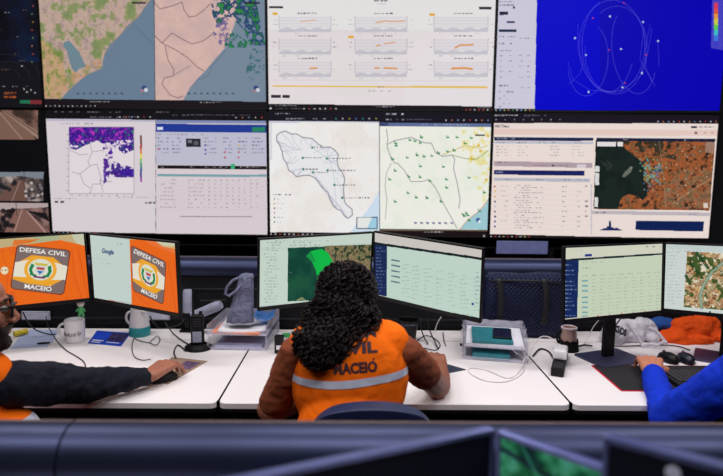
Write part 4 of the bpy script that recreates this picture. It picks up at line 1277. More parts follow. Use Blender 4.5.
# blue leaflet
q = [at(97, 331), at(130.5, 333.5), at(121, 346.5), at(88, 343.5)]
def quad_plate(q, z0, z1, mb=None):
    mb = mb or MB()
    mb._add([(p.x, p.y, z0) for p in q] + [(p.x, p.y, z1) for p in q], [(3, 2, 1, 0), (4, 5, 6, 7), (0, 1, 5, 4), (1, 2, 6, 5), (2, 3, 7, 6), (3, 0, 4, 7)])
    return mb
def qin(q, a, b, c_, d):
    L = lambda s_, t_: (q[0] * (1 - s_) + q[1] * s_) * (1 - t_) + (q[3] * (1 - s_) + q[2] * s_) * t_
    return [L(a, b), L(c_, b), L(c_, d), L(a, d)]
t = thing('leaflet', 'blue printed leaflet lying between the white mug and the jug', 'leaflet', q[3])
quad_plate(q, .7502, .753).build('sheet', mat('leaflet_blue', (32, 70, 190), 0.4), t)
quad_plate(qin(q, .48, .1, .98, .72), .753, .7536).build('picture', mat('leaflet_picture', (58, 52, 92), 0.4, var=.8, scale=60), t)
m = MB()
for a in ((.06, .72, .40, .80), (.06, .86, .34, .93), (.5, .8, .9, .86)): quad_plate(qin(q, *a), .753, .7536, m)
m.build('printed_lines', mat('leaflet_white', (205, 210, 230), 0.5), t)

# papers and marker by the man's face
for k, (qq, lab) in enumerate((([(30, 330), (60, 330), (52, 343), (16, 346)], 'bluish paper sheet under the leftmost monitor, topmost of the two'), ([(22, 334), (52, 336), (48, 347), (10, 349)], 'lower bluish sheet on the desk beside the yellow marker'))):
    q = [at(*p_) for p_ in qq]
    m = MB(); quad_plate(q, .7501 + .0012 * (1 - k), .7512 + .0012 * (1 - k), m)
    o = m.build('paper_sheet', mat('paper_blue', (172, 182, 214), 0.7, var=.12, scale=60, stretch=(1, 6, 1)), origin=q[3]); tag(o, lab, 'paper', 'papers at the left end')
t = thing('marker', 'fat yellow marker lying on papers beside the bearded man', 'marker', at(20, 333, .76))
a, b = at(14, 334, .768), at(27, 331, .768)
MB().tube([a, a + (b - a) * .68], .0125, 14).build('barrel', mat('marker_yellow', (222, 200, 40), 0.4), t, smooth='auto')
MB().tube([a + (b - a) * .68, b], .0135, 14).build('cap', mat('marker_cap', (206, 176, 30), 0.4), t, smooth='auto')
a, b = at(37, 343.5, .757), at(50, 342.6, .757)
tag(MB().tube([a, a + (b - a) * .1, a + (b - a) * .9, b], [.002, .0045, .0045, .003], 10).build('pen', BLACK, origin=a, smooth='auto'), 'black pen lying on papers left of the white mug', 'pen')

# small figurine hanging at the corner of the monitors
p = at(81, 309, Y=2.60)
t = thing('figurine', 'tiny white and green doll hanging where the left monitors meet', 'figurine', p)
MB().ball(p + Vector((0, 0, .026)), (.017, .014, .016), sub=3).build('head', mat('doll_white', (206, 204, 200), 0.5), t, smooth=True)
m = MB().cap(p + Vector((0, 0, .008)), .010, p + Vector((0, 0, -.012)), .012)
for s_ in (-1, 1): m.cap(p + Vector((s_ * .006, 0, -.012)), .0055, p + Vector((s_ * .009, 0, -.032)), .0055); m.cap(p + Vector((s_ * .008, 0, .006)), .0045, p + Vector((s_ * .019, -.004, -.008)), .004)
m.build('body', mat('doll_green', (70, 160, 96), 0.5), t, smooth=True)
MB().tube([p + Vector((0, 0, .04)), p + Vector((0.003, .0, .06)), p + Vector((0.0, -.0, .075))], .0015, 6).build('string', CER, t)

# socket plates on the console behind the left desk
for (x0, x1, y), lab in (((22, 50, 315.5), 'pale socket plate on the console below the leftmost monitor'), ((140, 170, 315.5), 'pale socket plate on the console behind the jug')):
    a, b = at(x0, y, Y=2.889), at(x1, y, Y=2.889)
    t = thing('socket_plate', lab, 'socket plate', (a + b) / 2, 0, 'socket plates')
    MB().box((a + b) / 2, ((b - a).x, .014, .045), .003).build('plate', mat('plate_white', (176, 178, 198), 0.5), t)
    MB().box((a + b) / 2 + Vector((0, -.0078, 0)), ((b - a).x * .9, .002, .034), .001).build('cover', mat('plate_face', (206, 206, 226), 0.45), t)

# articulated grey arm beside the left pair
t = thing('monitor_arm', 'grey jointed monitor arm standing behind the radio', 'arm', at(188, 331))
b0 = at(188, 331)
ARMM = mat('arm_grey', (164, 168, 190), 0.4, 0.1)
MB().box(b0 + Vector((0, .0, .006)), (.07, .06, .012), .003).build('clamp', BLACK, t)
MB().tube([b0, b0 + Vector((0, 0, .12))], .014, 14).build('post', BLACK, t, smooth='auto')
q0 = at(188, 312, Y=b0.y); q1 = at(188, 290, Y=b0.y)
MB().tube([q0, q0 + (q1 - q0) * .92, q1], [.026, .026, .022], 18).build('swivel', ARMM, t, smooth='auto')
q0, q1 = at(193, 316, Y=b0.y - .04), at(221, 304.5, Y=b0.y - .07)
MB().tube([q0, q0 + (q1 - q0) * .85, q1], [.024, .026, .02], 18).build('lower_arm', ARMM, t, smooth='auto')
q0, q1 = at(200, 301, Y=b0.y - .06), at(226, 300.5, Y=b0.y - .05)
MB().tube([q0, q1], .006, 10).tube([q1, q1 + Vector((.0, .07, .02))], .01, 10).build('link_rod', BLACK, t, smooth='auto')

# two-way radio in its charger
p = at(198.5, 348.5)
t = thing('charger_base', 'round black charging base holding the radio', 'charger', p)
MB().lathe([(0, 0), (.060, 0), (.063, .004), (.061, .012), (.045, .022), (.034, .026), (.034, .012), (0, .012)], p, 36).build('base', BLACK, t, smooth='auto')
t = thing('two_way_radio', 'black two-way radio with a thin antenna standing in its charger', 'radio', p + Vector((0, 0, .014)))
rp_ = p + Vector((-.002, 0, 0))
MB().box(rp_ + Vector((0, 0, .088)), (.058, .034, .145), .007, Matrix.Rotation(R(8), 3, 'Z'), seg=3).build('body', BLACK, t, smooth='auto')
MB().box(rp_ + Vector((.002, -.0185, .060)), (.040, .003, .050), .001, Matrix.Rotation(R(8), 3, 'Z')).build('label_plate', mat('radio_label', (150, 156, 176), 0.5), t)
MB().cyl(rp_ + Vector((.016, 0, .168)), .008, .016, 16).build('knob', BLACK, t, smooth='auto')
MB().tube([rp_ + Vector((-.018, 0, .158)), rp_ + Vector((-.018, 0, .19)), rp_ + Vector((-.018, 0, .285))], [.006, .005, .0028], 10).build('antenna', BLACK, t, smooth='auto')
m = MB()
for k in range(5): m.box(rp_ + Vector((.002, -.019, .11 + k * .008)), (.034, .002, .003))
m.build('speaker_grille', mat('grille', (44, 46, 56), 0.5), t)

# document trays
CLR = plastic_clear('clear_tray_plastic', (232, 232, 250), 0.26)


def tray(label, c0, yaw, w_, d_, tiers, hgt):
    T = Matrix.Translation(c0) @ Matrix.Rotation(R(yaw), 4, 'Z')
    t = thing('document_tray', label, 'tray', c0)
    for k in range(tiers):
        z = .004 + k * hgt
        m = MB(T)
        m.box((0, 0, z), (w_, d_, .003), .001)
        for s_ in (-1, 1): m.box((s_ * (w_ / 2 - .0015), 0, z + .022), (.003, d_, .045), .001)
        m.box((0, d_ / 2 - .0015, z + .022), (w_, .003, .045), .001)
        m.box((0, -d_ / 2 + .0015, z + .006), (w_, .003, .012), .001)
        m.build('shelf', CLR, t)
        if k:
            for sx in (-1, 1):
                for sy in (-1, 1): MB(T).box((sx * (w_ / 2 - .004), sy * (d_ / 2 - .02), z - hgt / 2), (.007, .02, hgt), .001).build('corner_post', CLR, t)
    return T


def sheet(T, c, s, rz, name, label, cat, m, h=.0012, group=None, bend=0.0):
    mb = MB(T @ Matrix.Translation(c) @ Matrix.Rotation(R(rz), 4, 'Z'))
    if bend:
        def fn(u, v): return ((u - .5) * s[0], (v - .5) * s[1], bend * (4 * (u - .5) ** 2 + .6 * math.sin(v * 5)))
        mb.grid(fn, 10, 10)
        me = bake(mb.mesh(), [('SOLIDIFY', dict(thickness=h))])
        o = link_mesh(name, me, m, origin=T @ Vector(c), smooth=True)
    else:
        mb.box((0, 0, h / 2), (s[0], s[1], h), min(.0005, h * .3))
        o = mb.build(name, m, origin=T @ Vector(c))
    return tag(o, label, cat, group)


PAPER = mat('paper_white', (226, 224, 232), 0.75, var=.03)
ORF = mat('orange_folder', (232, 140, 104), 0.6)
T = tray('clear two-tier document tray left of the woman, with an orange folder', at(243, 343.5) + Vector((0, .055, 0)), -3, .275, .32, 2, .068)
sheet(T, (0.0, -.01, .0065), (.215, .285), 2, 'paper_stack', 'pale papers in the lower tier of the left tray', 'papers', mat('papers_blue', (170, 176, 206), .7, var=.2, scale=20), .014)
sheet(T, (0.0, -.01, .075), (.225, .295), -3, 'folder', 'orange folder in the upper tier of the left tray', 'folder', ORF, .008)
sheet(T, (0.01, -.005, .0875), (.215, .29), 4, 'paper_stack', 'white papers lying on the orange folder', 'papers', PAPER, .010, bend=.006)
sheet(T, (0.095, .03, .118), (.09, .22), 8, 'plastic_sleeve', 'crumpled blue plastic sleeve at the back right of the left tray', 'sleeve', mat('blue_plastic', (70, 120, 190), .3, var=.3, scale=30), .002, bend=.02)
# grey fabric pouch standing on it
pb = at(240, 322, Y=2.60)
t = thing('pouch', 'grey fabric drawstring pouch standing on the left document tray', 'pouch', pb)
zt = at(244, 276, Y=2.63).z
m = MB()
n_ = 24
def pf(u, v):
    a = 2 * math.pi * u
    wd = (.064 - .032 * v) * (1 + .02 * math.sin(6 * a))
    dp = .030 - .010 * v + .006 * math.sin(v * 9)
    x = wd * math.copysign(abs(math.cos(a)) ** .8, math.cos(a)); y = dp * math.sin(a) * (1 + .15 * math.sin(9 * a + 4 * v))
    return (pb.x + x + .030 * v, pb.y + y + .02 * v, pb.z + (zt - pb.z) * v + .012 * math.sin(u * 12) * v)
m.grid(pf, 48, 24, closed_u=True)
me = bake(m.mesh(), [('SOLIDIFY', dict(thickness=.003))])
GF = cloth('grey_felt', (112, 115, 142), 34, 1.0, dist=.02)
link_mesh('bag_body', me, GF, t, smooth=True)
MB().ball(pb + Vector((.030, .02, zt - pb.z - .003)), (.036, .024, .020)).build('gathered_top', GF, t, smooth=True)
a = at(236, 283, Y=2.60)
MB().tube([at(241, 277, Y=2.61), at(233, 280, Y=2.60), at(227, 287, Y=2.59), at(225, 294, Y=2.59), at(229, 296, Y=2.59), at(236, 291, Y=2.59), at(243, 283, Y=2.60)], .0065, 10).build('strap', GF, t, smooth=True)

# little boxes between tray and woman
p = at(279, 354)
t = thing('battery_charger', 'small black box with a white sticker right of the left tray', 'charger', p)
MB().box(p + Vector((0, .012, .042)), (.040, .026, .084), .004, Matrix.Rotation(R(-6), 3, 'Z')).build('body', BLACK, t)
MB().box(p + Vector((-.001, -.0018, .030)), (.022, .001, .020), 0, Matrix.Rotation(R(-6), 3, 'Z')).build('sticker', PAPER, t)
p = at(286, 350)
t = thing('carton', 'small green and white carton behind the black box', 'carton', p)
MB().box(p + Vector((0, .02, .036)), (.036, .024, .072), .002).build('box', mat('carton_green', (64, 160, 88), .5), t)
MB().box(p + Vector((0, .0075, .050)), (.037, .001, .012)).build('label_band', PAPER, t)

# dark cups behind the woman's shoulder
p = at(408, 341)
t = thing('pen_cup', 'black tapered cup behind the right shoulder of the woman', 'cup', p)
MB().lathe([(0, 0), (.033, 0), (.036, .004), (.048, .105), (.048, .109), (.045, .107), (.034, .008), (0, .007)], p, 32).build('cup', BLACK, t, smooth='auto')
MB().lathe([(.0475, .085), (.0495, .087), (.0497, .092), (.0478, .094)], p, 32).build('rim_band', mat('rim_dark_blue', (34, 40, 66), .4), t, smooth='auto')
p = at(388, 340)
t = thing('headset', 'dark blue headset lying behind the right shoulder of the woman', 'headset', p)
HB = mat('headset_blue', (44, 52, 96), .5)
for s_ in (-1, 1):
    MB().cyl(p + Vector((s_ * .028, .03, .035)), .034, .022, 24, Matrix.Rotation(R(90), 4, 'Y') @ Matrix.Rotation(R(10), 4, 'X'), bev=.006).build('ear_cup', HB, t, smooth='auto')
MB().tube([p + Vector((.030 * math.cos(a), .03, .055 + .045 * math.sin(a))) for a in np.linspace(0, math.pi, 14)], .005, 8).build('headband', BLACK, t, smooth=True)

# right tray
TT = tray('clear document tray wrapped in film right of the woman, with teal boxes', (at(500, 362) + Vector((0.006, .15, 0))), -12, .262, .30, 2, .056)
TB = mat('teal_box', (44, 128, 140), .4); 
sheet(TT, (-.015, -.06, .0065), (.16, .17), 1, 'box_flat', 'flat teal box in the lower tier of the right tray', 'box', TB, .024)
sheet(TT, (0, -.0, .0625), (.25, .285), 0, 'paper_stack', 'white papers in the upper tier of the right tray', 'papers', PAPER, .012)
sheet(TT, (-.012, -.030, .0755), (.175, .22), 2, 'book', 'teal book lying on top of the right tray', 'book', TB, .014)
o = thing('smartphone', 'black smartphone charging on the teal book', 'phone', TT @ Vector((.035, -.035, .0905)))
MB(TT @ Matrix.Translation((.035, -.03, .0945)) @ Matrix.Rotation(R(-2), 4, 'Z')).box((0, 0, 0), (.082, .15, .008), .0035, seg=3).build('body', BLACK, o, smooth='auto')
MB(TT @ Matrix.Translation((.035, -.03, .0987)) @ Matrix.Rotation(R(-2), 4, 'Z')).box((0, 0, 0), (.074, .140, .0006)).build('screen', mat('phone_glass', (30, 32, 58), .15, bump=0), o)
FILM = plastic_clear('crumpled_film', (244, 240, 255), 0.45, .25)
m = MB(TT)
def film(u, v):
    x = (u - .5) * .30; y = (v - .5) * .33
    z = .06 + .010 * noise.noise(Vector((u * 7, v * 7, 1))) + .008 * noise.noise(Vector((u * 17, v * 17, 3)))
    e = max(abs(u - .5), abs(v - .5)) * 2
    z += .03 * max(0, e - .8) * 5 * (.6 + .6 * noise.noise(Vector((u * 9, v * 9, 7))))
    return (x * (1 + .05 * noise.noise(Vector((0, v * 9, 4)))), y, z + .016)
for s_, x0 in ((-1, 0), (1, 1)):
    def side(u, v, s_=s_): 
        a = noise.noise(Vector((u * 8, v * 5, 2 + s_)))
        return (s_ * (.136 + .010 * a + .006 * v), (u - .5) * .31, .004 + .100 * v * (1 + .14 * a))
    m.grid(side, 30, 12)
def back(u, v):
    a = noise.noise(Vector((u * 8, v * 5, 9)))
    return ((u - .5) * .28, .155 + .008 * a, .004 + .103 * v * (1 + .14 * a))
m.grid(back, 30, 12)
tag(m.build('plastic_film', FILM, origin=TT @ Vector((0, 0, 0)), smooth=True), 'crumpled clear film wrapped around the right tray', 'film')

# black backpack with quilted front, leaning on the console
def quilt(name, col):
    m = mat(name, col, .5, var=.15, scale=6, bump=0, spec=.25)
    nt = m.node_tree; b = nt.nodes['Principled BSDF']; tc = [n for n in nt.nodes if n.type == 'TEX_COORD'][0]
    hs = []
    for rz in (45, -45):
        mp = nt.nodes.new('ShaderNodeMapping'); mp.inputs['Rotation'].default_value = (0, R(rz), 0)
        wv = nt.nodes.new('ShaderNodeTexWave'); wv.inputs['Scale'].default_value = 19; wv.bands_direction = 'X'; wv.wave_profile = 'TRI'
        nt.links.new(tc.outputs['Object'], mp.inputs[0]); nt.links.new(mp.outputs[0], wv.inputs[0]); hs.append(wv)
    mx = nt.nodes.new('ShaderNodeMath'); mx.operation = 'MINIMUM'
    nt.links.new(hs[0].outputs['Fac'], mx.inputs[0]); nt.links.new(hs[1].outputs['Fac'], mx.inputs[1])
    bp = nt.nodes.new('ShaderNodeBump'); bp.inputs['Strength'].default_value = 1; bp.inputs['Distance'].default_value = .004
    nt.links.new(mx.outputs[0], bp.inputs['Height']); nt.links.new(bp.outputs[0], b.inputs['Normal'])
    return m


pa, pc = at(482, 336, Y=2.80), at(563, 336, Y=2.80)
zt = at(520, 272, Y=2.80).z
cx, wd = (pa.x + pc.x) / 2, (pc - pa).x
t = thing('backpack', 'black backpack with a quilted front leaning on the console between the monitors', 'backpack', (cx, 2.79, .75))
m = MB()
m.box((cx, 2.805, (.752 + zt) / 2), (wd, .12, zt - .752), .045, seg=5)
me = bake(m.mesh(), [('SUBSURF', dict(levels=2, render_levels=2))])
wrinkle(me, .010, 6, 3.1); wrinkle(me, .003, 26, 1.1)
QM = quilt('quilted_navy_nylon', (18, 25, 58))
link_mesh('body', me, QM, t, smooth=True)
NY = mat('black_webbing', (18, 18, 24), .6)
m = MB()
m.tube([(cx - wd / 2 + .02, 2.752, zt - .035), (cx - .05, 2.737, zt - .030), (cx + .08, 2.738, zt - .034), (cx + wd / 2 - .02, 2.75, zt - .05)], .005, 8)
m.build('zipper', NY, t, smooth=True)
for xx in (cx - wd * .36, cx + wd * .18):
    m = MB()
    def st(u, v, xx=xx): return (xx + (u - .5) * .03 + .012 * math.sin(v * 3), 2.733 - .012 * math.sin(v * math.pi) - (0), zt - .02 - .23 * v)
    m.grid(st, 2, 14)
    me = bake(m.mesh(), [('SOLIDIFY', dict(thickness=.006))])
    link_mesh('strap', me, NY, t, smooth=True)

# power block with white plug
a, b = at(557, 377), at(562, 356)
d = (b - a).normalized(); yw = math.atan2(d.y, d.x)
Rz = Matrix.Rotation(yw, 3, 'Z')
mid = (a + b) / 2 + Vector((0, 0, .0))
t = thing('power_strip', 'short black power block on the desk near the seam', 'power strip', mid)
MB().box(mid + Vector((0, .0, .019)), ((b - a).length, .052, .038), .006, Rz).build('block', BLACK, t)
t = thing('phone_charger', 'white phone charger plugged into the black power block', 'charger', mid + Vector((0, 0, .038)))
MB().box(mid + d * .004 + Vector((0, 0, .060)), (.092, .056, .044), .010, Rz, seg=3).build('body', mat('charger_white', (244, 242, 246), .35, var=.01, bump=0), t, smooth='auto')
cpl = mid + d * .045 + Vector((-.006, 0, .082))
# cables
def cable(name, pts, r, m, label, group='cables on the desks'):
    P = [Vector(p) for p in pts]
    out = []
    n = len(P)
    for i in range(n - 1):
        p0, p1, p2, p3 = P[max(i - 1, 0)], P[i], P[i + 1], P[min(i + 2, n - 1)]
        for k in range(6):
            s_ = k / 6
            out.append(.5 * ((2 * p1) + (p2 - p0) * s_ + (2 * p0 - 5 * p1 + 4 * p2 - p3) * s_ ** 2 + (3 * p1 - p0 - 3 * p2 + p3) * s_ ** 3))
    out.append(P[-1])
    o = MB().tube(out, r, 8).build(name, m, origin=P[0], smooth=True)
    return tag(o, label, 'cable', group)


WCAB = mat('white_cable', (222, 216, 216), .45)
ph = TT @ Vector((.035, -.093, .0945))
cable('charging_cable', [ph, at(514, 351, .80), at(523, 358, .765), at(523, 372, .753), at(508, 381, .753), at(487, 381, .753), at(471, 374, .753), at(470, 368, .753), at(486, 370, .753), at(507, 378, .753), at(518, 373, .753), at(524, 360, .775), at(530, 354, .79), at(534, 345, .82), at(541, 337, .838), at(550, 337.5, .838), at(556, 343, .825), cpl], .0026, WCAB, 'white charging cable looping from the smartphone to the charger')

# ceramic cup in a dark sleeve
p = at(568, 350)
t = thing('drinking_cup', 'beige cup in a dark zigzag sleeve left of the black monitor stand', 'cup', p)
MB().lathe([(0, .002), (.040, .002), (.036, .06), (.033, .104), (.035, .108), (.031, .108), (.029, .10), (.033, .05), (0, .04)], p, 32).build('cup', mat('beige_ceramic', (176, 142, 132), .35), t, smooth='auto')
m = MB()
def slv(u, v):
    a = 2 * math.pi * u
    top = .048 + .008 * abs(((u * 9) % 1) * 2 - 1)
    z = v * top
    return (p.x + (.0475 - .004 * v) * math.cos(a), p.y + (.0475 - .004 * v) * math.sin(a), p.z + z)
m.grid(slv, 54, 3, closed_u=True)
link_mesh('sleeve', bake(m.mesh(), [('SOLIDIFY', dict(thickness=.004))]), MATTE, t, smooth='auto')
handle(p, .036, .03, .09, .022, math.pi, .005).build('handle', MATTE, t, smooth=True)
MB().lathe([(.0325, .102), (.0365, .104), (.0370, .110), (.0330, .1125), (.0295, .108)], p, 32).build('rim', mat('rim_pink', (196, 178, 186), .35), t, smooth='auto')

# mats, mice, keyboard
q0, q1 = at(590, 365.5), at(622, 391.5)
x0, y0, y1 = (q0.x + q1.x) / 2, q1.y, q0.y
t = thing('desk_mat', 'large black desk mat with a red stitched border under the keyboard', 'mat', (x0, y0, .75))
m = MB().prism(rrect(x0, y0, x0 + .74, y1, .008), .7502, .7525); m.build('edge_stitching', mat('red_edge', (196, 30, 50), .6), t)
m = MB().prism(rrect(x0 + .006, y0 + .006, x0 + .734, y1 - .006, .006), .7526, .7542); m.build('mat_surface', mat('mat_cloth', (22, 20, 26), .8), t)
kp = at(668, 384, .775); 
kx, ky = at(666, 377, .765).x, at(668, 385, .765).y
t = thing('keyboard', 'black keyboard on the mat beside the blue-sleeved forearm', 'keyboard', (kx, ky, .755))
KM = MB(Matrix.Translation((kx + .0, ky, .755)) @ Matrix.Rotation(R(1), 4, 'Z'))
KM.box((.22, .068, .009), (.44, .136, .018), .005); KM.build('case', mat('key_case', (26, 26, 32), .5), t)
KM = MB(Matrix.Translation((kx, ky, .755)) @ Matrix.Rotation(R(1), 4, 'Z'))
for r_ in range(6):
    for k in range(20):
        KM.box((.018 + k * .0213, .018 + r_ * .0205, .0215), (.018, .017, .008), .002, seg=1)
KM.build('keys', mat('key_cap', (44, 44, 52), .45), t)


def mouse(label, p, yaw, body=BLACK, group='computer mice'):
    t = thing('computer_mouse', label, 'mouse', p, 0, group)
    T = Matrix.Translation(p) @ Matrix.Rotation(R(yaw), 4, 'Z')
    m = MB(T)
    def fn(u, v):
        a = 2 * math.pi * u; f = math.sin(v * math.pi / 2)
        return (.031 * math.cos(a) * f, .055 * math.sin(a) * f, .002 + .034 * math.cos(v * math.pi / 2) ** .7 * (1 - .18 * math.sin(a) * f))
    m.grid(fn, 28, 8, closed_u=True)
    m.build('shell', body, t, smooth=True)
    MB(T).cyl((0, .028, .029), .008, .006, 14, Matrix.Rotation(R(90), 4, 'Y')).build('scroll_wheel', mat('wheel_grey', (70, 72, 84), .5), t, smooth='auto')
    MB(T).box((0, 0, .003), (.05, .085, .006), .002).build('base', MATTE, t)
    return t


mouse('rounded black mouse right of the blue-sleeved hand', at(668, 360, .755) + Vector((0, -.0, 0)), 10)
mouse('slim black mouse beside another mouse, nearer the right edge', at(685, 361, .755) + Vector((.006, .006, 0)), -6, mat('mouse_navy', (24, 26, 44), .35))

# dark pad and mouse under the woman's hand
c0 = at(466, 370)
t = MB(Matrix.Translation(c0) @ Matrix.Rotation(R(18), 4, 'Z')).prism([(0, 0), (-.07, .125), (-.22, .13), (-.20, -.03)], .0003, .003)
tag(t.build('mouse_pad', mat('pad_slate', (48, 54, 76), .7), origin=c0), 'dark slate mouse pad under the hand of the woman', 'mouse pad')
# picture pad under the man's hand
q = [at(172, 357.5), at(207.5, 361.5), at(168, 384.5), at(146, 378)]
t = thing('mouse_pad', 'brown patterned mouse pad under the hand of the bearded man', 'mouse pad', q[3])
quad_plate(q, .7503, .7525).build('pad', mat('pad_brown', (150, 124, 104), .6, var=.25, scale=22), t)
m = MB()
for a in ((.50, .10, .92, .42),): quad_plate(qin(q, *a), .7525, .7529, m)
m.build('printed_picture', mat('pad_print', (92, 70, 100), .6, var=.7, scale=90), t)

# tote bag, blue cloth and folded orange vest behind the right monitors
def lump(name, label, cat, prims, m, amp, sc, seed, voxel=.006, group=None):
    mb = MB()
    for p_, r_, rot in prims: mb.ball(p_, r_, rot)
    me = fuse(mb, voxel, 8)
    wrinkle(me, amp, sc, seed); wrinkle(me, amp * .5, sc * 2.2, seed + 5)
    zmin = min(v.co.z for v in me.vertices)
    for v in me.vertices: v.co.z = max(v.co.z, .7505)
    t = thing(name, label, cat, (prims[0][0][0], prims[0][0][1], .75))
    link_mesh('cloth_body', me, m, t, smooth=True)
    return t, me


def Q(px, py, Y=None, Z=.75): return at(px, py, Z, Y)
WT = cloth('white_canvas', (216, 212, 222), 24, .7, dist=.012)
tt, me = lump('tote_bag', 'crumpled white canvas tote bag with black lettering behind the monitor stand', 'tote bag',
     [(Q(624, 333, Y=2.74), (.11, .06, .068), Matrix.Rotation(R(8), 3, 'Y')), (Q(613, 336, Y=2.70), (.065, .05, .055), None), (Q(643, 331, Y=2.76), (.08, .055, .065), Matrix.Rotation(R(20), 3, 'Y')), (Q(628, 325, Y=2.78), (.07, .04, .035), None), (Q(652, 337, Y=2.72), (.035, .04, .028), None)], WT, .010, 16, 2.2)
bv = BVHTree.FromPolygons([v.co + tt.location for v in me.vertices], [p.vertices[:] for p in me.polygons])


def project_text(s, u0, u1, h, bvh, direction, m, name, parent, off=.0018, bold=.03, th=.0):
    """lettering laid on a surface: u0->u1 baseline in space, cast along direction"""
    u0, u1 = Vector(u0), Vector(u1)
    L = (u1 - u0).length
    ax = (u1 - u0).normalized()
    dr = Vector(direction).normalized()
    up = ax.cross(dr); up = up if up.z > 0 else -up
    co, tr, wd = text_tris(s, bold)
    me = bpy.data.meshes.new('t')
    me.from_pydata([(c_[0] * L / wd, c_[1] * h, 0) for c_ in co], [], [tuple(t_) for t_ in tr])
    bm = bmesh.new(); bm.from_mesh(me)
    bmesh.ops.subdivide_edges(bm, edges=[e for e in bm.edges if e.calc_length() > .012], cuts=2, use_grid_fill=True)
    bmesh.ops.triangulate(bm, faces=bm.faces)
    for v in bm.verts:
        P = u0 + ax * v.co.x + up * v.co.y
        hit = bvh.ray_cast(P - dr * .3, dr)
        v.co = (hit[0] - dr * off) if hit[0] is not None else P
    bmesh.ops.recalc_face_normals(bm, faces=bm.faces)
    bm.to_mesh(me); bm.free()
    return link_mesh(name, me, m, parent)


INK = mat('black_print', (34, 34, 44), .7, bump=0)
project_text('MASOS', Q(612, 330, Y=2.62), Q(630, 338, Y=2.62), .03, bv, (.05, 1, -.1), INK, 'printed_lettering', tt, bold=.05)
m = MB()
def strap(pts, wd_):
    pts = [Vector(p_) for p_ in pts]
    def fn(u, v):
        k = v * (len(pts) - 1); i = min(int(k), len(pts) - 2); f = k - i
        p_ = pts[i] * (1 - f) + pts[i + 1] * f
        return p_ + Vector((.2, 0, 1)).normalized() * wd_ * (u - .5)
    return fn
for pts in ([Q(627, 322, Y=2.70), Q(633, 330, Y=2.66), Q(640, 340, Y=2.64), Q(642, 346, Y=2.62), Q(650, 344, Y=2.61), Q(657, 345, Y=2.60), Q(663, 342, Y=2.60), Q(667, 344, Y=2.60), Q(660, 335, Y=2.61), Q(655, 330, Y=2.63), Q(648, 328, Y=2.66)],):
    m.grid(strap(pts, .018), 1, 40)
link_mesh('carry_strap', bake(m.mesh(), [('SOLIDIFY', dict(thickness=.003))]), WT, tt, smooth=True)
lump('folded_cloth', 'blue folded cloth between the tote bag and the orange vest', 'cloth', [(Q(660, 325, Y=2.80), (.085, .05, .04), Matrix.Rotation(R(-8), 3, 'Y')), (Q(655, 331, Y=2.82), (.08, .04, .05), None)], cloth('blue_cloth', (44, 84, 160), 20, .6), .006, 14, 6.2)
lump('folded_vest', 'bright orange vest heaped behind the far right monitor', 'vest',
     [(Q(690, 331, Y=2.76), (.12, .06, .075), Matrix.Rotation(R(-6), 3, 'Y')), (Q(675, 338, Y=2.72), (.08, .05, .04), None), (Q(703, 328, Y=2.78), (.09, .05, .08), None), (Q(715, 338, Y=2.75), (.07, .05, .05), None), (Q(690, 341, Y=2.70), (.12, .04, .028), None)], cloth('orange_cloth', (236, 84, 20), 16, .9, dist=.02), .012, 12, 9.4)

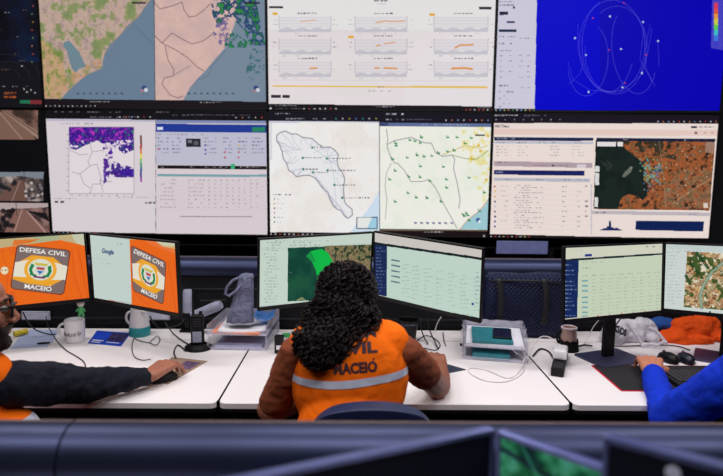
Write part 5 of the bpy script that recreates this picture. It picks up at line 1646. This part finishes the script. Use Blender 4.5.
# black cables
BC = mat('black_cable', (14, 14, 18), .45)
for pts, r_, m_, lab in (
    ([Q(23, 312, Y=2.7), Q(28, 322, Y=2.72), Q(36, 330, Y=2.7), Q(48, 334, Z=.76), Q(56, 334, Z=.755)], .003, BC, 'black cable curving down behind the mug from the leftmost monitor'),
    ([Q(46, 316, Y=2.7), Q(48, 326, Y=2.72), Q(52, 333, Z=.76), Q(57, 341, Z=.754), Q(66, 350, Z=.754), Q(76, 356, Z=.754), Q(84, 362, Z=.754), Q(86, 370, Z=.754)], .0022, BC, 'thin dark cable running over the desk in front of the white mug'),
    ([Q(150, 316, Y=2.70), Q(153, 322, Y=2.70), Q(160, 328, Y=2.66), Q(170, 327, Y=2.64), Q(180, 324, Y=2.62), Q(184, 318, Y=2.60)], .0035, BC, 'black cable sagging under the search page monitor'),
    ([Q(165, 322, Y=2.7), Q(172, 332, Z=.76), Q(180, 339, Z=.755), Q(188, 344, Z=.755)], .003, BC, 'black cable leading to the round charging base'),
    ([Q(186, 351, Z=.756), Q(178, 345, Z=.754), Q(174, 352, Z=.754), Q(176, 358, Z=.756)], .003, BC, 'black mouse cable beside the hand of the bearded man'),
    ([Q(134, 338, Z=.754), Q(132, 346, Z=.754), Q(134, 356, Z=.754), Q(142, 360, Z=.754), Q(151, 359, Z=.754)], .0018, BC, 'thin earphone cable curling on the desk below the jug'),
    ([Q(150, 342, Z=.754), Q(157, 336, Z=.757), Q(160, 340, Z=.754), Q(156, 345, Z=.755), Q(150, 343, Z=.754), Q(141, 341, Z=.754), Q(134, 338, Z=.754)], .0018, BC, 'earphone cable loop right of the jug'),
    ([Q(420, 318, Y=2.7), Q(421, 328, Y=2.68), Q(424, 337, Z=.775), Q(428, 344, Z=.755)], .003, BC, 'black cable dropping from the monitor right of the woman, nearest to her'),
    ([Q(427, 318, Y=2.72), Q(429, 328, Y=2.7), Q(433, 338, Z=.77), Q(438, 348, Z=.755)], .003, BC, 'black cable dropping to the hand of the woman'),
    ([Q(441, 317, Y=2.7), Q(437, 324, Y=2.72), Q(435, 331, Z=.755)], .0025, WCAB, 'short pale cable under the monitor right of the woman'),
    ([Q(416, 342, Z=.754), Q(424, 336, Z=.754), Q(432, 337, Z=.754), Q(440, 344, Z=.754), Q(436, 350, Z=.754), Q(424, 348, Z=.754)], .0022, BC, 'dark cable loop on the desk right of the black cup'),
    ([Q(443, 332, Z=.756), Q(444, 340, Z=.754), Q(446, 346, Z=.754)], .002, BC, 'thin cable end between the cable loop and the right tray'),
    ([Q(533, 356, Z=.755), Q(540, 349, Z=.755), Q(548, 351, Z=.755), Q(553, 357, Z=.76)], .004, BC, 'short black cable behind the power block'),
    ([Q(576, 347, Z=.755), Q(584, 345, Z=.755), Q(592, 346, Z=.765)], .004, BC, 'black cable between the beige cup and the monitor stand'),
    ([Q(584, 344, Z=.756), Q(589, 335, Z=.79), Q(594, 326, Z=.84), Q(599, 320, Y=2.56)], .0025, WCAB, 'pale cable rising behind the black monitor stand'),
    ([Q(605, 338, Z=.79), Q(612, 330, Y=2.58), Q(618, 322, Y=2.58), Q(624, 314, Y=2.60)], .0035, BC, 'black cable rising in front of the tote bag'),
    ([Q(604, 346, Z=.756), Q(630, 346, Z=.756), Q(655, 345, Z=.756), Q(676, 346, Z=.756), Q(690, 350, Z=.756)], .003, BC, 'long black cable lying behind the blue-sleeved hand')):
    cable('cable', pts, r_, m_, lab)
a, b = Q(461, 345.5), Q(480, 345.5)
tag(MB().box((a + b) / 2 + Vector((0, 0, .004)), (.10, .022, .008), .002).build('cable_grommet', BLACK, origin=(a + b) / 2), 'black cable slot cover in the desk left of the right tray', 'cable slot')
# ------------------------------------------------------------------ people
def V(*a): return Vector(a)


def skin(name, col):
    m = mat(name, col, .5, var=.08, scale=25, bump=.05)
    b = m.node_tree.nodes['Principled BSDF']
    b.inputs['Subsurface Weight'].default_value = .06
    b.inputs['Subsurface Radius'].default_value = (.012, .005, .003)
    return m


def head_prims(mb, T):
    """skull, face and ears in a head frame: +Y is where the face looks"""
    def B(c, r): mb.M = T; mb.ball(c, r, sub=3); mb.M = Matrix.Identity(4)
    def C_(a, ra, b, rb): mb.M = T; mb.cap(a, ra, b, rb); mb.M = Matrix.Identity(4)
    B((0, -.014, .028), (.074, .094, .086)); B((0, .030, -.020), (.060, .062, .078)); B((0, .052, .040), (.052, .036, .040))
    for s in (-1, 1):
        C_((s * .048, -.005, -.052), .022, (s * .012, .070, -.092), .018)
        B((s * .034, .062, -.022), (.024, .026, .024)); B((s * .077, -.008, -.014), (.009, .019, .031)); B((s * .081, -.016, -.006), (.006, .013, .020))
        C_((s * .008, .088, .026), .009, (s * .036, .076, .026), .009)
        B((s * .011, .1045, -.034), (.009, .011, .008))
    B((0, .080, -.094), (.020, .018, .018))
    C_((0, .086, .014), .0085, (0, .114, -.026), .0115); B((0, .113, -.030), (.011, .011, .010))
    B((0, .093, -.054), (.022, .013, .007)); B((0, .091, -.0655), (.020, .013, .008)); B((0, .078, -.06), (.035, .02, .026))


def hand_prims(mb, w, f, up, t, curl=(.35, .5, .4), s=1.0, spread=.17, pinch=0.0):
    """w wrist, f forward, up back of the hand, t towards the thumb"""
    w, f, up, t = V(*w), V(*f).normalized(), V(*up).normalized(), V(*t)
    t = (t - f * t.dot(f)).normalized(); up = t.cross(f) if t.cross(f).dot(up) > 0 else f.cross(t)
    K = [(.032, .094, .076), (.011, .098, .085), (-.011, .093, .079), (-.032, .083, .062)]
    for k, (o, l, fl) in enumerate(K):
        kn = w + f * l * s + t * o * s + up * (.004 - abs(o) * .12)
        mb.cap(w + t * o * .55 * s + f * .006, .0165 * s, kn, .0118 * s, n=12)
        d = (f + t * spread * (o / .03)).normalized(); p = kn; a = 0; r = .0086 * s
        for j, (fr, c) in enumerate(zip((.45, .30, .25), curl)):
            a += c
            dd = (d * math.cos(a) - up * math.sin(a)).normalized()
            q = p + dd * fl * fr * s
            mb.cap(p, r, q, r * .9, n=12)
            p, r = q, r * .9
    mb.ball(w + f * .05 * s + up * -.004, (.036 * s, .036 * s, .013 * s), Matrix((t, f, up)).transposed())
    a0 = w + f * .018 * s + t * .018 * s - up * .006
    a1 = a0 + (f * .72 + t * .62 - up * .22).normalized() * .044 * s
    a2 = a1 + (f * .93 + t * .25 - up * .25).normalized() * .034 * s
    a3 = a2 + (f * .98 - t * .05 - up * .3).normalized() * .027 * s
    mb.cap(a0, .0165 * s, a1, .0125 * s, n=12).cap(a1, .0122 * s, a2, .0108 * s, n=12).cap(a2, .0108 * s, a3, .0088 * s, n=12)


def ring_strip(bv, c, zf, h, rad=.6, a0=0.0, a1=2 * math.pi, n=120, off=.0022, name='reflective_stripe', m=None, parent=None):
    mb = MB(); rows = []
    for i in range(n + 1):
        a = a0 + (a1 - a0) * i / n
        d = V(math.cos(a), math.sin(a), 0); col = []
        for j in range(4):
            z = zf(a) + h * (j / 3 - .5)
            o = V(c[0], c[1], z) + d * rad
            hit = bv.ray_cast(o, -d)
            col.append(hit[0] + d * off if hit[0] is not None else None)
        rows.append(col)
    for i in range(n):
        for j in range(3):
            q = [rows[i][j], rows[i + 1][j], rows[i + 1][j + 1], rows[i][j + 1]]
            if all(x is not None for x in q) and (q[0] - q[1]).length < .06 and (q[2] - q[3]).length < .06: mb._add(q, [(0, 1, 2, 3)])
    me = mb.mesh(recalc=True)
    return link_mesh(name, me, m, parent, smooth=True)


def bvh_of(me): return BVHTree.FromPolygons([v.co.copy() for v in me.vertices], [p.vertices[:] for p in me.polygons])


VO = cloth('vest_orange', (255, 112, 4), 13, .45, dist=.015, var=.05)
REFL = mat('reflective_band', (206, 212, 232), .35, .1, var=.06)
TRO = cloth('dark_trousers', (30, 32, 44), 14, .5)
SHOE = mat('shoe_black', (20, 20, 22), .5)
GLOSSY_NAVY = mat('chair_navy', (30, 38, 74), .45, var=.1)


def legs(t, px_, py, zs=.56, knee=.44, w_=.10):
    m = MB()
    for s in (-1, 1):
        m.cap((px_ + s * w_ * .8, py, zs), .085, (px_ + s * w_ * 1.2, py + knee, zs + .01), .062)
        m.cap((px_ + s * w_ * 1.2, py + knee, zs + .01), .06, (px_ + s * w_ * 1.2, py + knee + .02, .12), .045)
    me = fuse(m, .012, 4)
    link_mesh('trousers', me, TRO, t, smooth=True)
    for s in (-1, 1):
        m = MB()
        m.ball((px_ + s * w_ * 1.2, py + knee + .06, .045), (.045, .13, .04)).ball((px_ + s * w_ * 1.2, py + knee, .065), (.042, .06, .055))
        for v in m.bm.verts: v.co.z = max(v.co.z, .002)
        m.build('shoe', SHOE, t, smooth=True)


# ---- office chairs
def office_chair(label, x, y, rz=0.0, group='office chairs behind the desks'):
    t = thing('office_chair', label, 'chair', (x, y, 0), rz, group)
    def bk(u, v):
        s_ = (u - .5) * 2
        xx = s_ * .195 * (.9 + .1 * min(1, v * 3))
        return (xx, -.205 - .035 * (v - .3) + .05 * s_ ** 2, .56 + (.418 - .055 * s_ ** 2 - .09 * s_ ** 6) * v)
    m = MB(); m.grid(bk, 28, 24)
    me = bake(m.mesh(), [('SOLIDIFY', dict(thickness=.05, offset=0)), ('BEVEL', dict(width=.015, segments=3)), ('SUBSURF', dict(levels=1, render_levels=1))])
    link_mesh('backrest', me, GLOSSY_NAVY, t, local=True, smooth=True)
    m = MB(); m.box((0, .03, .435), (.47, .46, .075), .03, seg=4)
    m.build('seat', GLOSSY_NAVY, t, local=True, smooth='auto')
    m = MB(); m.tube([(0, -.02, .39), (0, -.20, .39), (0, -.245, .48), (0, -.25, .66)], .016, 10); m.build('back_bracket', MATTE, t, local=True, smooth=True)
    m = MB(); m.cyl((0, 0, .24), .026, .32, 16); m.build('gas_column', MATTE, t, local=True, smooth='auto')
    m = MB()
    for k in range(5):
        a = 2 * math.pi * k / 5 + .3
        m.tube([(0, 0, .10), (.15 * math.cos(a), .15 * math.sin(a), .09), (.28 * math.cos(a), .28 * math.sin(a), .07)], [.026, .02, .014], 10)
    m.build('star_base', MATTE, t, local=True, smooth=True)
    for k in range(5):
        a = 2 * math.pi * k / 5 + .3
        MB().cyl((.28 * math.cos(a), .28 * math.sin(a), .028), .028, .04, 16, Matrix.Rotation(a, 4, 'Z') @ Matrix.Rotation(R(90), 4, 'X'), bev=.006).build('castor', MATTE, t, local=True, smooth='auto')
    return t


office_chair('navy office chair, rounded top of its back showing below the orange vest', .045, 1.655)
office_chair('navy office chair under the bearded man at the left edge', -1.30, 1.50)
office_chair('navy office chair under the blue-sleeved person at the right edge', 1.42, 1.60)

# ---- the woman with curly hair
SK = skin('skin_brown', (146, 88, 66))
t = thing('person', 'seated person with long dark curly hair in an orange vest, seen from behind', 'person', (-.02, 1.66, 0))
hc = at(347, 296, Y=1.865)
HT = Matrix.Translation(hc) @ Matrix.Rotation(R(-14), 4, 'Z') @ Matrix.Rotation(R(-14), 4, 'X')
m = MB()
head_prims(m, HT)
m.cap((-.02, 1.78, 1.04), .055, tuple(hc + V(0, -.02, -.06)), .052)
def torso(m, g=0.0, x=-.02, y=0.0, low=.72):
    m.ball((x, 1.745 + y, .93), (.172 + g, .110 + g, .21)).ball((x, 1.68 + y, low), (.165 + g, .12 + g, .20 + g))
    m.cap((x - .120, 1.75 + y, 1.036), .054 + g, (x + .122, 1.765 + y, 1.038), .054 + g)
    m.cap((x - .07, 1.765 + y, 1.060), .042 + g, (x + .07, 1.775 + y, 1.062), .042 + g)
torso(m)
SL, SR = V(-.185, 1.745, 1.005), V(.150, 1.77, 1.005)
EL, ER = V(-.275, 1.80, .80), V(.300, 2.02, .796)
WL, WR = V(-.10, 2.03, .792), at(439, 366, .803)
for s_, e_, w_ in ((SL, EL, WL), (SR, ER, WR)):
    m.cap(s_, .050, e_, .047); m.cap(e_, .049, e_ + (w_ - e_) * .4, .047); m.cap(e_ + (w_ - e_) * .4, .047, w_, .029)
hf = (at(430, 351, .79) - at(439, 366, .79)).normalized()
hand_prims(m, WR, hf + V(0, 0, .10), (0, 0, 1), (-1, 0, 0), curl=(.5, .7, .4), s=1.06)
hand_prims(m, WL, (.3, .95, -.1), (0, 0, 1), (1, 0, 0), s=.92)
me = fuse(m, .0038, 3, .5)
link_mesh('body', me, SK, t, smooth=True)
legs(t, -.02, 1.66)

SHIRT = cloth('rust_shirt', (132, 68, 44), 16, .5, dist=.015)
m = MB(); torso(m, .006)
ex = ER + (SR - ER) * .42
m.cap(SR, .060, SR + (ex - SR) * .5, .060).cap(SR + (ex - SR) * .5, .060, ex, .059)
ex = EL + (SL - EL) * .14
m.cap(SL, .060, ex, .054)
me = fuse(m, .006, 5)
wrinkle(me, .005, 18, 1.7, (1, 1, 1.6)); wrinkle(me, .001, 60, 4)
link_mesh('shirt', me, SHIRT, t, smooth=True)

m = MB(); torso(m, .017)
me = fuse(m, .006, 8)
wrinkle(me, .004, 9, 7.7); wrinkle(me, .0015, 30, 3.7)
vb = bvh_of(me)
link_mesh('vest', me, VO, t, smooth=True)
ring_strip(vb, (-.02, 1.72), lambda a: .957 + .010 * math.cos(a), .0235, m=REFL, parent=t)
for txt, p0, p1, hh in (('DEFESA', (326, 341), (378, 339.5), .026), ('CIVIL', (328, 356.5), (378.5, 354.5), .030), ('MACEIÓ', (333.5, 375.8), (378, 373.2), .029)):
    project_text(txt, at(*p0, Y=1.60), at(*p1, Y=1.60), hh, vb, (.0, 1, -.18), mat('vest_print', (62, 30, 40), .7, bump=0), 'printed_lettering', t, bold=.045)

HAIR = mat('dark_curls', (22, 12, 14), .5, var=.4, scale=90, bump=.2, spec=.22)
m = MB()
m.ball(hc + V(0, -.012, .022), (.082, .098, .078), Matrix.Rotation(R(-10), 3, 'X'))
def hb(px_, py, Y, r): m.ball(at(px_, py, Y=Y), [x - .011 for x in r])
hb(345, 290, 1.80, (.088, .075, .09)); hb(338, 318, 1.745, (.098, .075, .085)); hb(337, 335, 1.70, (.088, .06, .060)); hb(325, 343, 1.665, (.08, .055, .068))
hb(319, 354, 1.64, (.055, .042, .042)); hb(332, 349, 1.655, (.045, .04, .04)); hb(305, 340, 1.68, (.032, .045, .055)); hb(365, 322, 1.74, (.045, .06, .07)); hb(356, 338, 1.70, (.036, .05, .04)); hb(317, 320, 1.74, (.042, .055, .05))
vol = fuse(m, .007, 4)
hb_ = bvh_of(vol)
wrinkle(vol, .004, 22, 5.5); wrinkle(vol, .003, 60, 2.5)
tris = [(p.center.copy(), p.normal.copy(), p.area) for p in vol.polygons]
hair = link_mesh('hair', vol, HAIR, t, smooth=True)
g = random.Random(5)
cs = np.cumsum([a for _, _, a in tris])
mb = MB()
face_dir = HT.to_3x3() @ V(0, 1, 0)
cnt = 0
while cnt < 1500:
    c_, n_, _ = tris[int(np.searchsorted(cs, g.random() * cs[-1]))]
    if (c_ - hc).dot(face_dir) > .075 and c_.z < hc.z + .07: continue
    cnt += 1
    p = c_.copy(); ph = g.random() * 6.3; fr = g.uniform(1.0, 1.7); amp = g.uniform(.0045, .0085); L = g.uniform(.04, .10)
    st = .0034; nst = int(L / st); pts = []; rr = []
    drift = V(g.uniform(-.35, .35), g.uniform(-.2, .2), 0); r0 = g.uniform(.0022, .0036)
    dd = V(0, 0, -1)
    for k in range(nst):
        loc, nor, _, _ = hb_.find_nearest(p)
        nor = nor.normalized()
        tg = V(0, 0, -1) + drift; tg = tg - nor * tg.dot(nor)
        if tg.length < .05: tg = V(drift.x, -1, -.3)
        tg.normalize(); sd = tg.cross(nor)
        base = loc + nor * (.010 + .006 * math.sin(k * .11 + ph))
        ang = ph + k * fr * .8
        pts.append(base + (nor * math.cos(ang) + sd * math.sin(ang)) * amp)
        rr.append(r0 * (1 - .6 * k / nst))
        p = loc + tg * st
        if loc.z < 1.0 and tg.z > -.35: p = p + V(0, 0, -st)
    if len(pts) > 4: mb.tube(pts, rr, 4)
mb.build('curls', HAIR, hair, smooth=True, recalc=False)
# spectacles arm showing beside her cheek
mb = MB(HT)
for s_ in (-1, 1):
    mb.tube([(s_ * .080, -.01, .004), (s_ * .079, .05, .006), (s_ * .066, .098, .006)], .002, 6)
    mb.tube([(s_ * .036 + .027 * math.cos(a), .104, .002 + .02 * math.sin(a)) for a in np.linspace(0, 2 * math.pi, 17)[:-1]], .0018, 6, closed=True)
mb.build('glasses', mat('glasses_pale', (200, 190, 190), .3), t, smooth=True)

# ---- the bearded man at left
SKM = skin('skin_tan', (158, 100, 78))
hn = at(18, 313, Y=1.665)
fy = R(-57)
fd = V(math.sin(-fy), math.cos(-fy), 0)
hc2 = hn - fd * .124 + V(0, 0, .026)
HM = Matrix.Translation(hc2) @ Matrix.Rotation(fy, 4, 'Z') @ Matrix.Rotation(R(-4), 4, 'X') @ Matrix.Diagonal((1.06, 1.06, 1.08, 1))
bx, by = hc2.x - .135, -.13
t = thing('person', 'bearded person in glasses and black sleeves with an orange vest, cut by the left edge', 'person', (bx, 1.6, 0))
m = MB(); head_prims(m, HM)
m.cap((bx + .05, 1.60, 1.02), .062, tuple(hc2 + V(-.01, -.015, -.06)), .058)
def torso2(m, g=0.0):
    m.ball((bx, 1.60, .88), (.19 + g, .125 + g, .22)).ball((bx + .01, 1.60, .68), (.19 + g, .15 + g, .20 + g))
    m.cap((bx - .16, 1.58, .985), .060 + g, (bx + .155, 1.62, .98), .060 + g)
    m.cap((bx - .07, 1.60, 1.02), .045 + g, (bx + .07, 1.61, 1.02), .045 + g)
torso2(m)
S2, E2, W2 = V(-1.045, 1.64, .945), at(88, 385, Y=1.93), at(149, 376, .80)
S3, E3, W3 = V(bx - .2, 1.60, .965), V(bx - .27, 1.82, .80), V(bx - .12, 2.06, .79)
for a, b, c_ in ((S2, E2, W2), (S3, E3, W3)):
    m.cap(a, .052, b, .043); m.cap(b, .043, c_, .027)
f2 = (at(178, 362, .77) - at(148, 377, .77))
hand_prims(m, W2, f2.normalized() + V(0, 0, .12), (-.1, -.2, 1), (-.6, .8, 0), curl=(.45, .5, .35), s=1.16)
hand_prims(m, W3, (.2, .95, -.05), (0, 0, 1), (1, 0, 0))
link_mesh('body', fuse(m, .0038, 3), SKM, t, smooth=True)
legs(t, bx, 1.52)
BSL = cloth('black_shirt', (22, 25, 38), 12, .8, dist=.02)
m = MB(); torso2(m, .006)
m.cap(S2, .066, S2 + (E2 - S2) * .5, .072).cap(S2 + (E2 - S2) * .5, .072, E2, .060).cap(E2, .060, E2 + (W2 - E2) * .9, .037)
m.cap(S3, .064, E3, .054).cap(E3, .054, E3 + (W3 - E3) * .9, .034)
me = fuse(m, .006, 5); wrinkle(me, .008, 13, 8.7, (1.4, 1, 1)); wrinkle(me, .003, 38, 2.7)
link_mesh('shirt', me, BSL, t, smooth=True)
m = MB(); torso2(m, .018)
m.ball((bx + .09, 1.63, .76), (.21, .16, .13))
me = fuse(m, .006, 8); wrinkle(me, .004, 9, 1.2)
vb2 = bvh_of(me)
link_mesh('vest', me, VO, t, smooth=True)
ring_strip(vb2, (bx, 1.60), lambda a: .815 + .03 * math.cos(a + 1.2), .034, m=REFL, parent=t)
BEARD = mat('short_beard', (34, 24, 24), .8, var=.4, scale=120, bump=.6)
m = MB(HM)
for s_ in (-1, 1):
    m.cap((s_ * .060, .004, -.020), .014, (s_ * .053, .018, -.060), .021)
    m.cap((s_ * .050, .012, -.060), .020, (s_ * .014, .076, -.096), .021)
    m.cap((s_ * .006, .101, -.0455), .0075, (s_ * .030, .086, -.056), .0085)
    m.cap((s_ * .032, .082, -.056), .012, (s_ * .022, .084, -.088), .016)
m.ball((0, .086, -.095), (.024, .020, .021))
link_mesh('beard', wrinkle(fuse(m, .004, 3), .002, 160, 3), BEARD, t, smooth=True)
m = MB(HM)
m.ball((0, -.034, .036), (.078, .084, .086)).ball((0, -.06, 0), (.070, .056, .07))
link_mesh('hair', wrinkle(fuse(m, .005, 4), .002, 120, 9), mat('short_hair', (28, 20, 20), .7, var=.4, scale=150, bump=.5), t, smooth=True)
m = MB(HM)
for s_ in (-1, 1): m.cap((s_ * .014, .0985, .030), .0032, (s_ * .044, .084, .031), .0030)
m.build('eyebrows', BEARD, t, smooth=True)
EYEW = mat('eye_white', (206, 200, 198), .3, bump=0)
for s_ in (-1, 1):
    m = MB(HM); m.ball((s_ * .030, .0835, .004), (.0125, .0105, .008)); o = m.build('eye', EYEW, t, smooth=True)
    m = MB(HM); m.ball((s_ * .030, .0925, .004), (.005, .003, .005)); m.build('iris', mat('iris_brown', (40, 24, 18), .2, bump=0), o, smooth=True)
m = MB(HM)
for s_ in (-1, 1):
    pts = [(s_ * .034 + x, .1065 - abs(x + s_ * .01) * .12, .004 + z) for x, z in rrect(-.027, -.019, .027, .019, .009)]
    m.tube(pts, .0034, 8, closed=True)
    m.tube([(s_ * .060, .100, .012), (s_ * .072, .06, .012), (s_ * .082, -.005, .008), (s_ * .080, -.02, -.008)], [.0042, .0036, .003, .0026], 8)
m.tube([(-.009, .108, .010), (0, .114, .013), (.009, .108, .010)], .003, 8)
m.build('glasses', mat('glasses_dark', (22, 20, 26), .3, bump=0), t, smooth=True)
m = MB(HM)
for s_ in (-1, 1): m.prism([(x + s_ * .034, z) for x, z in rrect(-.026, -.018, .026, .018, .009)], -.0006, .0006, T=Matrix.Translation((0, .106, .004)) @ Matrix.Rotation(R(90), 4, 'X'))
m.build('lenses', plastic_clear('smoked_lens', (70, 64, 70), .45, .05), t)
mouse('black mouse under the hand of the bearded man', W2 + f2.normalized() * .085 + V(0, 0, W2.z * 0) + V(0, 0, .7535 - W2.z), -55)
mouse('black mouse under the hand of the curly-haired woman', WR + hf * .075 + V(0, 0, .7535 - WR.z), 8)

# ---- the person in blue at right
SKR = skin('skin_light', (190, 122, 96))
W4 = at(652, 370, .795); E4 = at(667, 418, Y=1.865); S4 = V(1.20, 1.66, .985)
bx = 1.37
t = thing('person', 'person in a bright blue long sleeve reaching in at the right edge', 'person', (bx, 1.6, 0))
m = MB()
HR = Matrix.Translation((bx - .01, 1.70, 1.235)) @ Matrix.Rotation(R(4), 4, 'Z')
head_prims(m, HR)
m.cap((bx, 1.62, 1.06), .06, (bx - .01, 1.68, 1.17), .056)
def torso3(m, g=0.0):
    m.ball((bx, 1.60, .91), (.185 + g, .12 + g, .22)).ball((bx, 1.58, .70), (.18 + g, .14 + g, .20 + g))
    m.cap((bx - .15, 1.63, 1.02), .060 + g, (bx + .15, 1.61, 1.02), .060 + g)
    m.cap((bx - .07, 1.62, 1.06), .045 + g, (bx + .07, 1.62, 1.06), .045 + g)
torso3(m)
f4 = (at(646, 350, .78) - at(652, 370, .78)).normalized()
S5, E5, W5 = V(bx + .2, 1.62, 1.0), V(bx + .27, 1.84, .81), V(bx + .16, 2.10, .80)
for a, b, c_ in ((S4, E4, W4), (S5, E5, W5)):
    m.cap(a, .052, b, .043); m.cap(b, .043, c_, .029)
hand_prims(m, W4, f4 + V(0, 0, .08), (0, 0, 1), (1, 0, 0), curl=(.5, .6, .35), s=1.2, spread=.2)
hand_prims(m, W5, (0, 1, -.05), (0, 0, 1), (-1, 0, 0))
link_mesh('body', fuse(m, .0038, 3), SKR, t, smooth=True)
legs(t, bx, 1.52)
BLU = cloth('royal_blue_shirt', (8, 50, 196), 11, .7, dist=.02)
m = MB(); torso3(m, .012)
m.cap(S4, .085, E4, .060).cap(E4, .056, E4 + (W4 - E4) * .9, .044).cap(S5, .07, E5, .055).cap(E5, .053, E5 + (W5 - E5) * .9, .036)
me = fuse(m, .006, 6); wrinkle(me, .005, 12, 6.1); wrinkle(me, .002, 34, 1.1)
link_mesh('shirt', me, BLU, t, smooth=True)
m = MB(HR)
m.ball((0, -.026, .042), (.080, .092, .088)).ball((0, -.05, 0), (.074, .062, .07))
link_mesh('hair', wrinkle(fuse(m, .006, 4), .003, 90, 4), mat('short_hair', (28, 20, 20), .7), t, smooth=True)
for s_ in (-1, 1):
    m = MB(HR); m.ball((s_ * .030, .0835, .004), (.0125, .0105, .008)); o = m.build('eye', EYEW, t, smooth=True)
    m = MB(HR); m.ball((s_ * .030, .0925, .004), (.005, .003, .005)); m.build('iris', mat('iris_brown', (40, 24, 18), .2, bump=0), o, smooth=True)
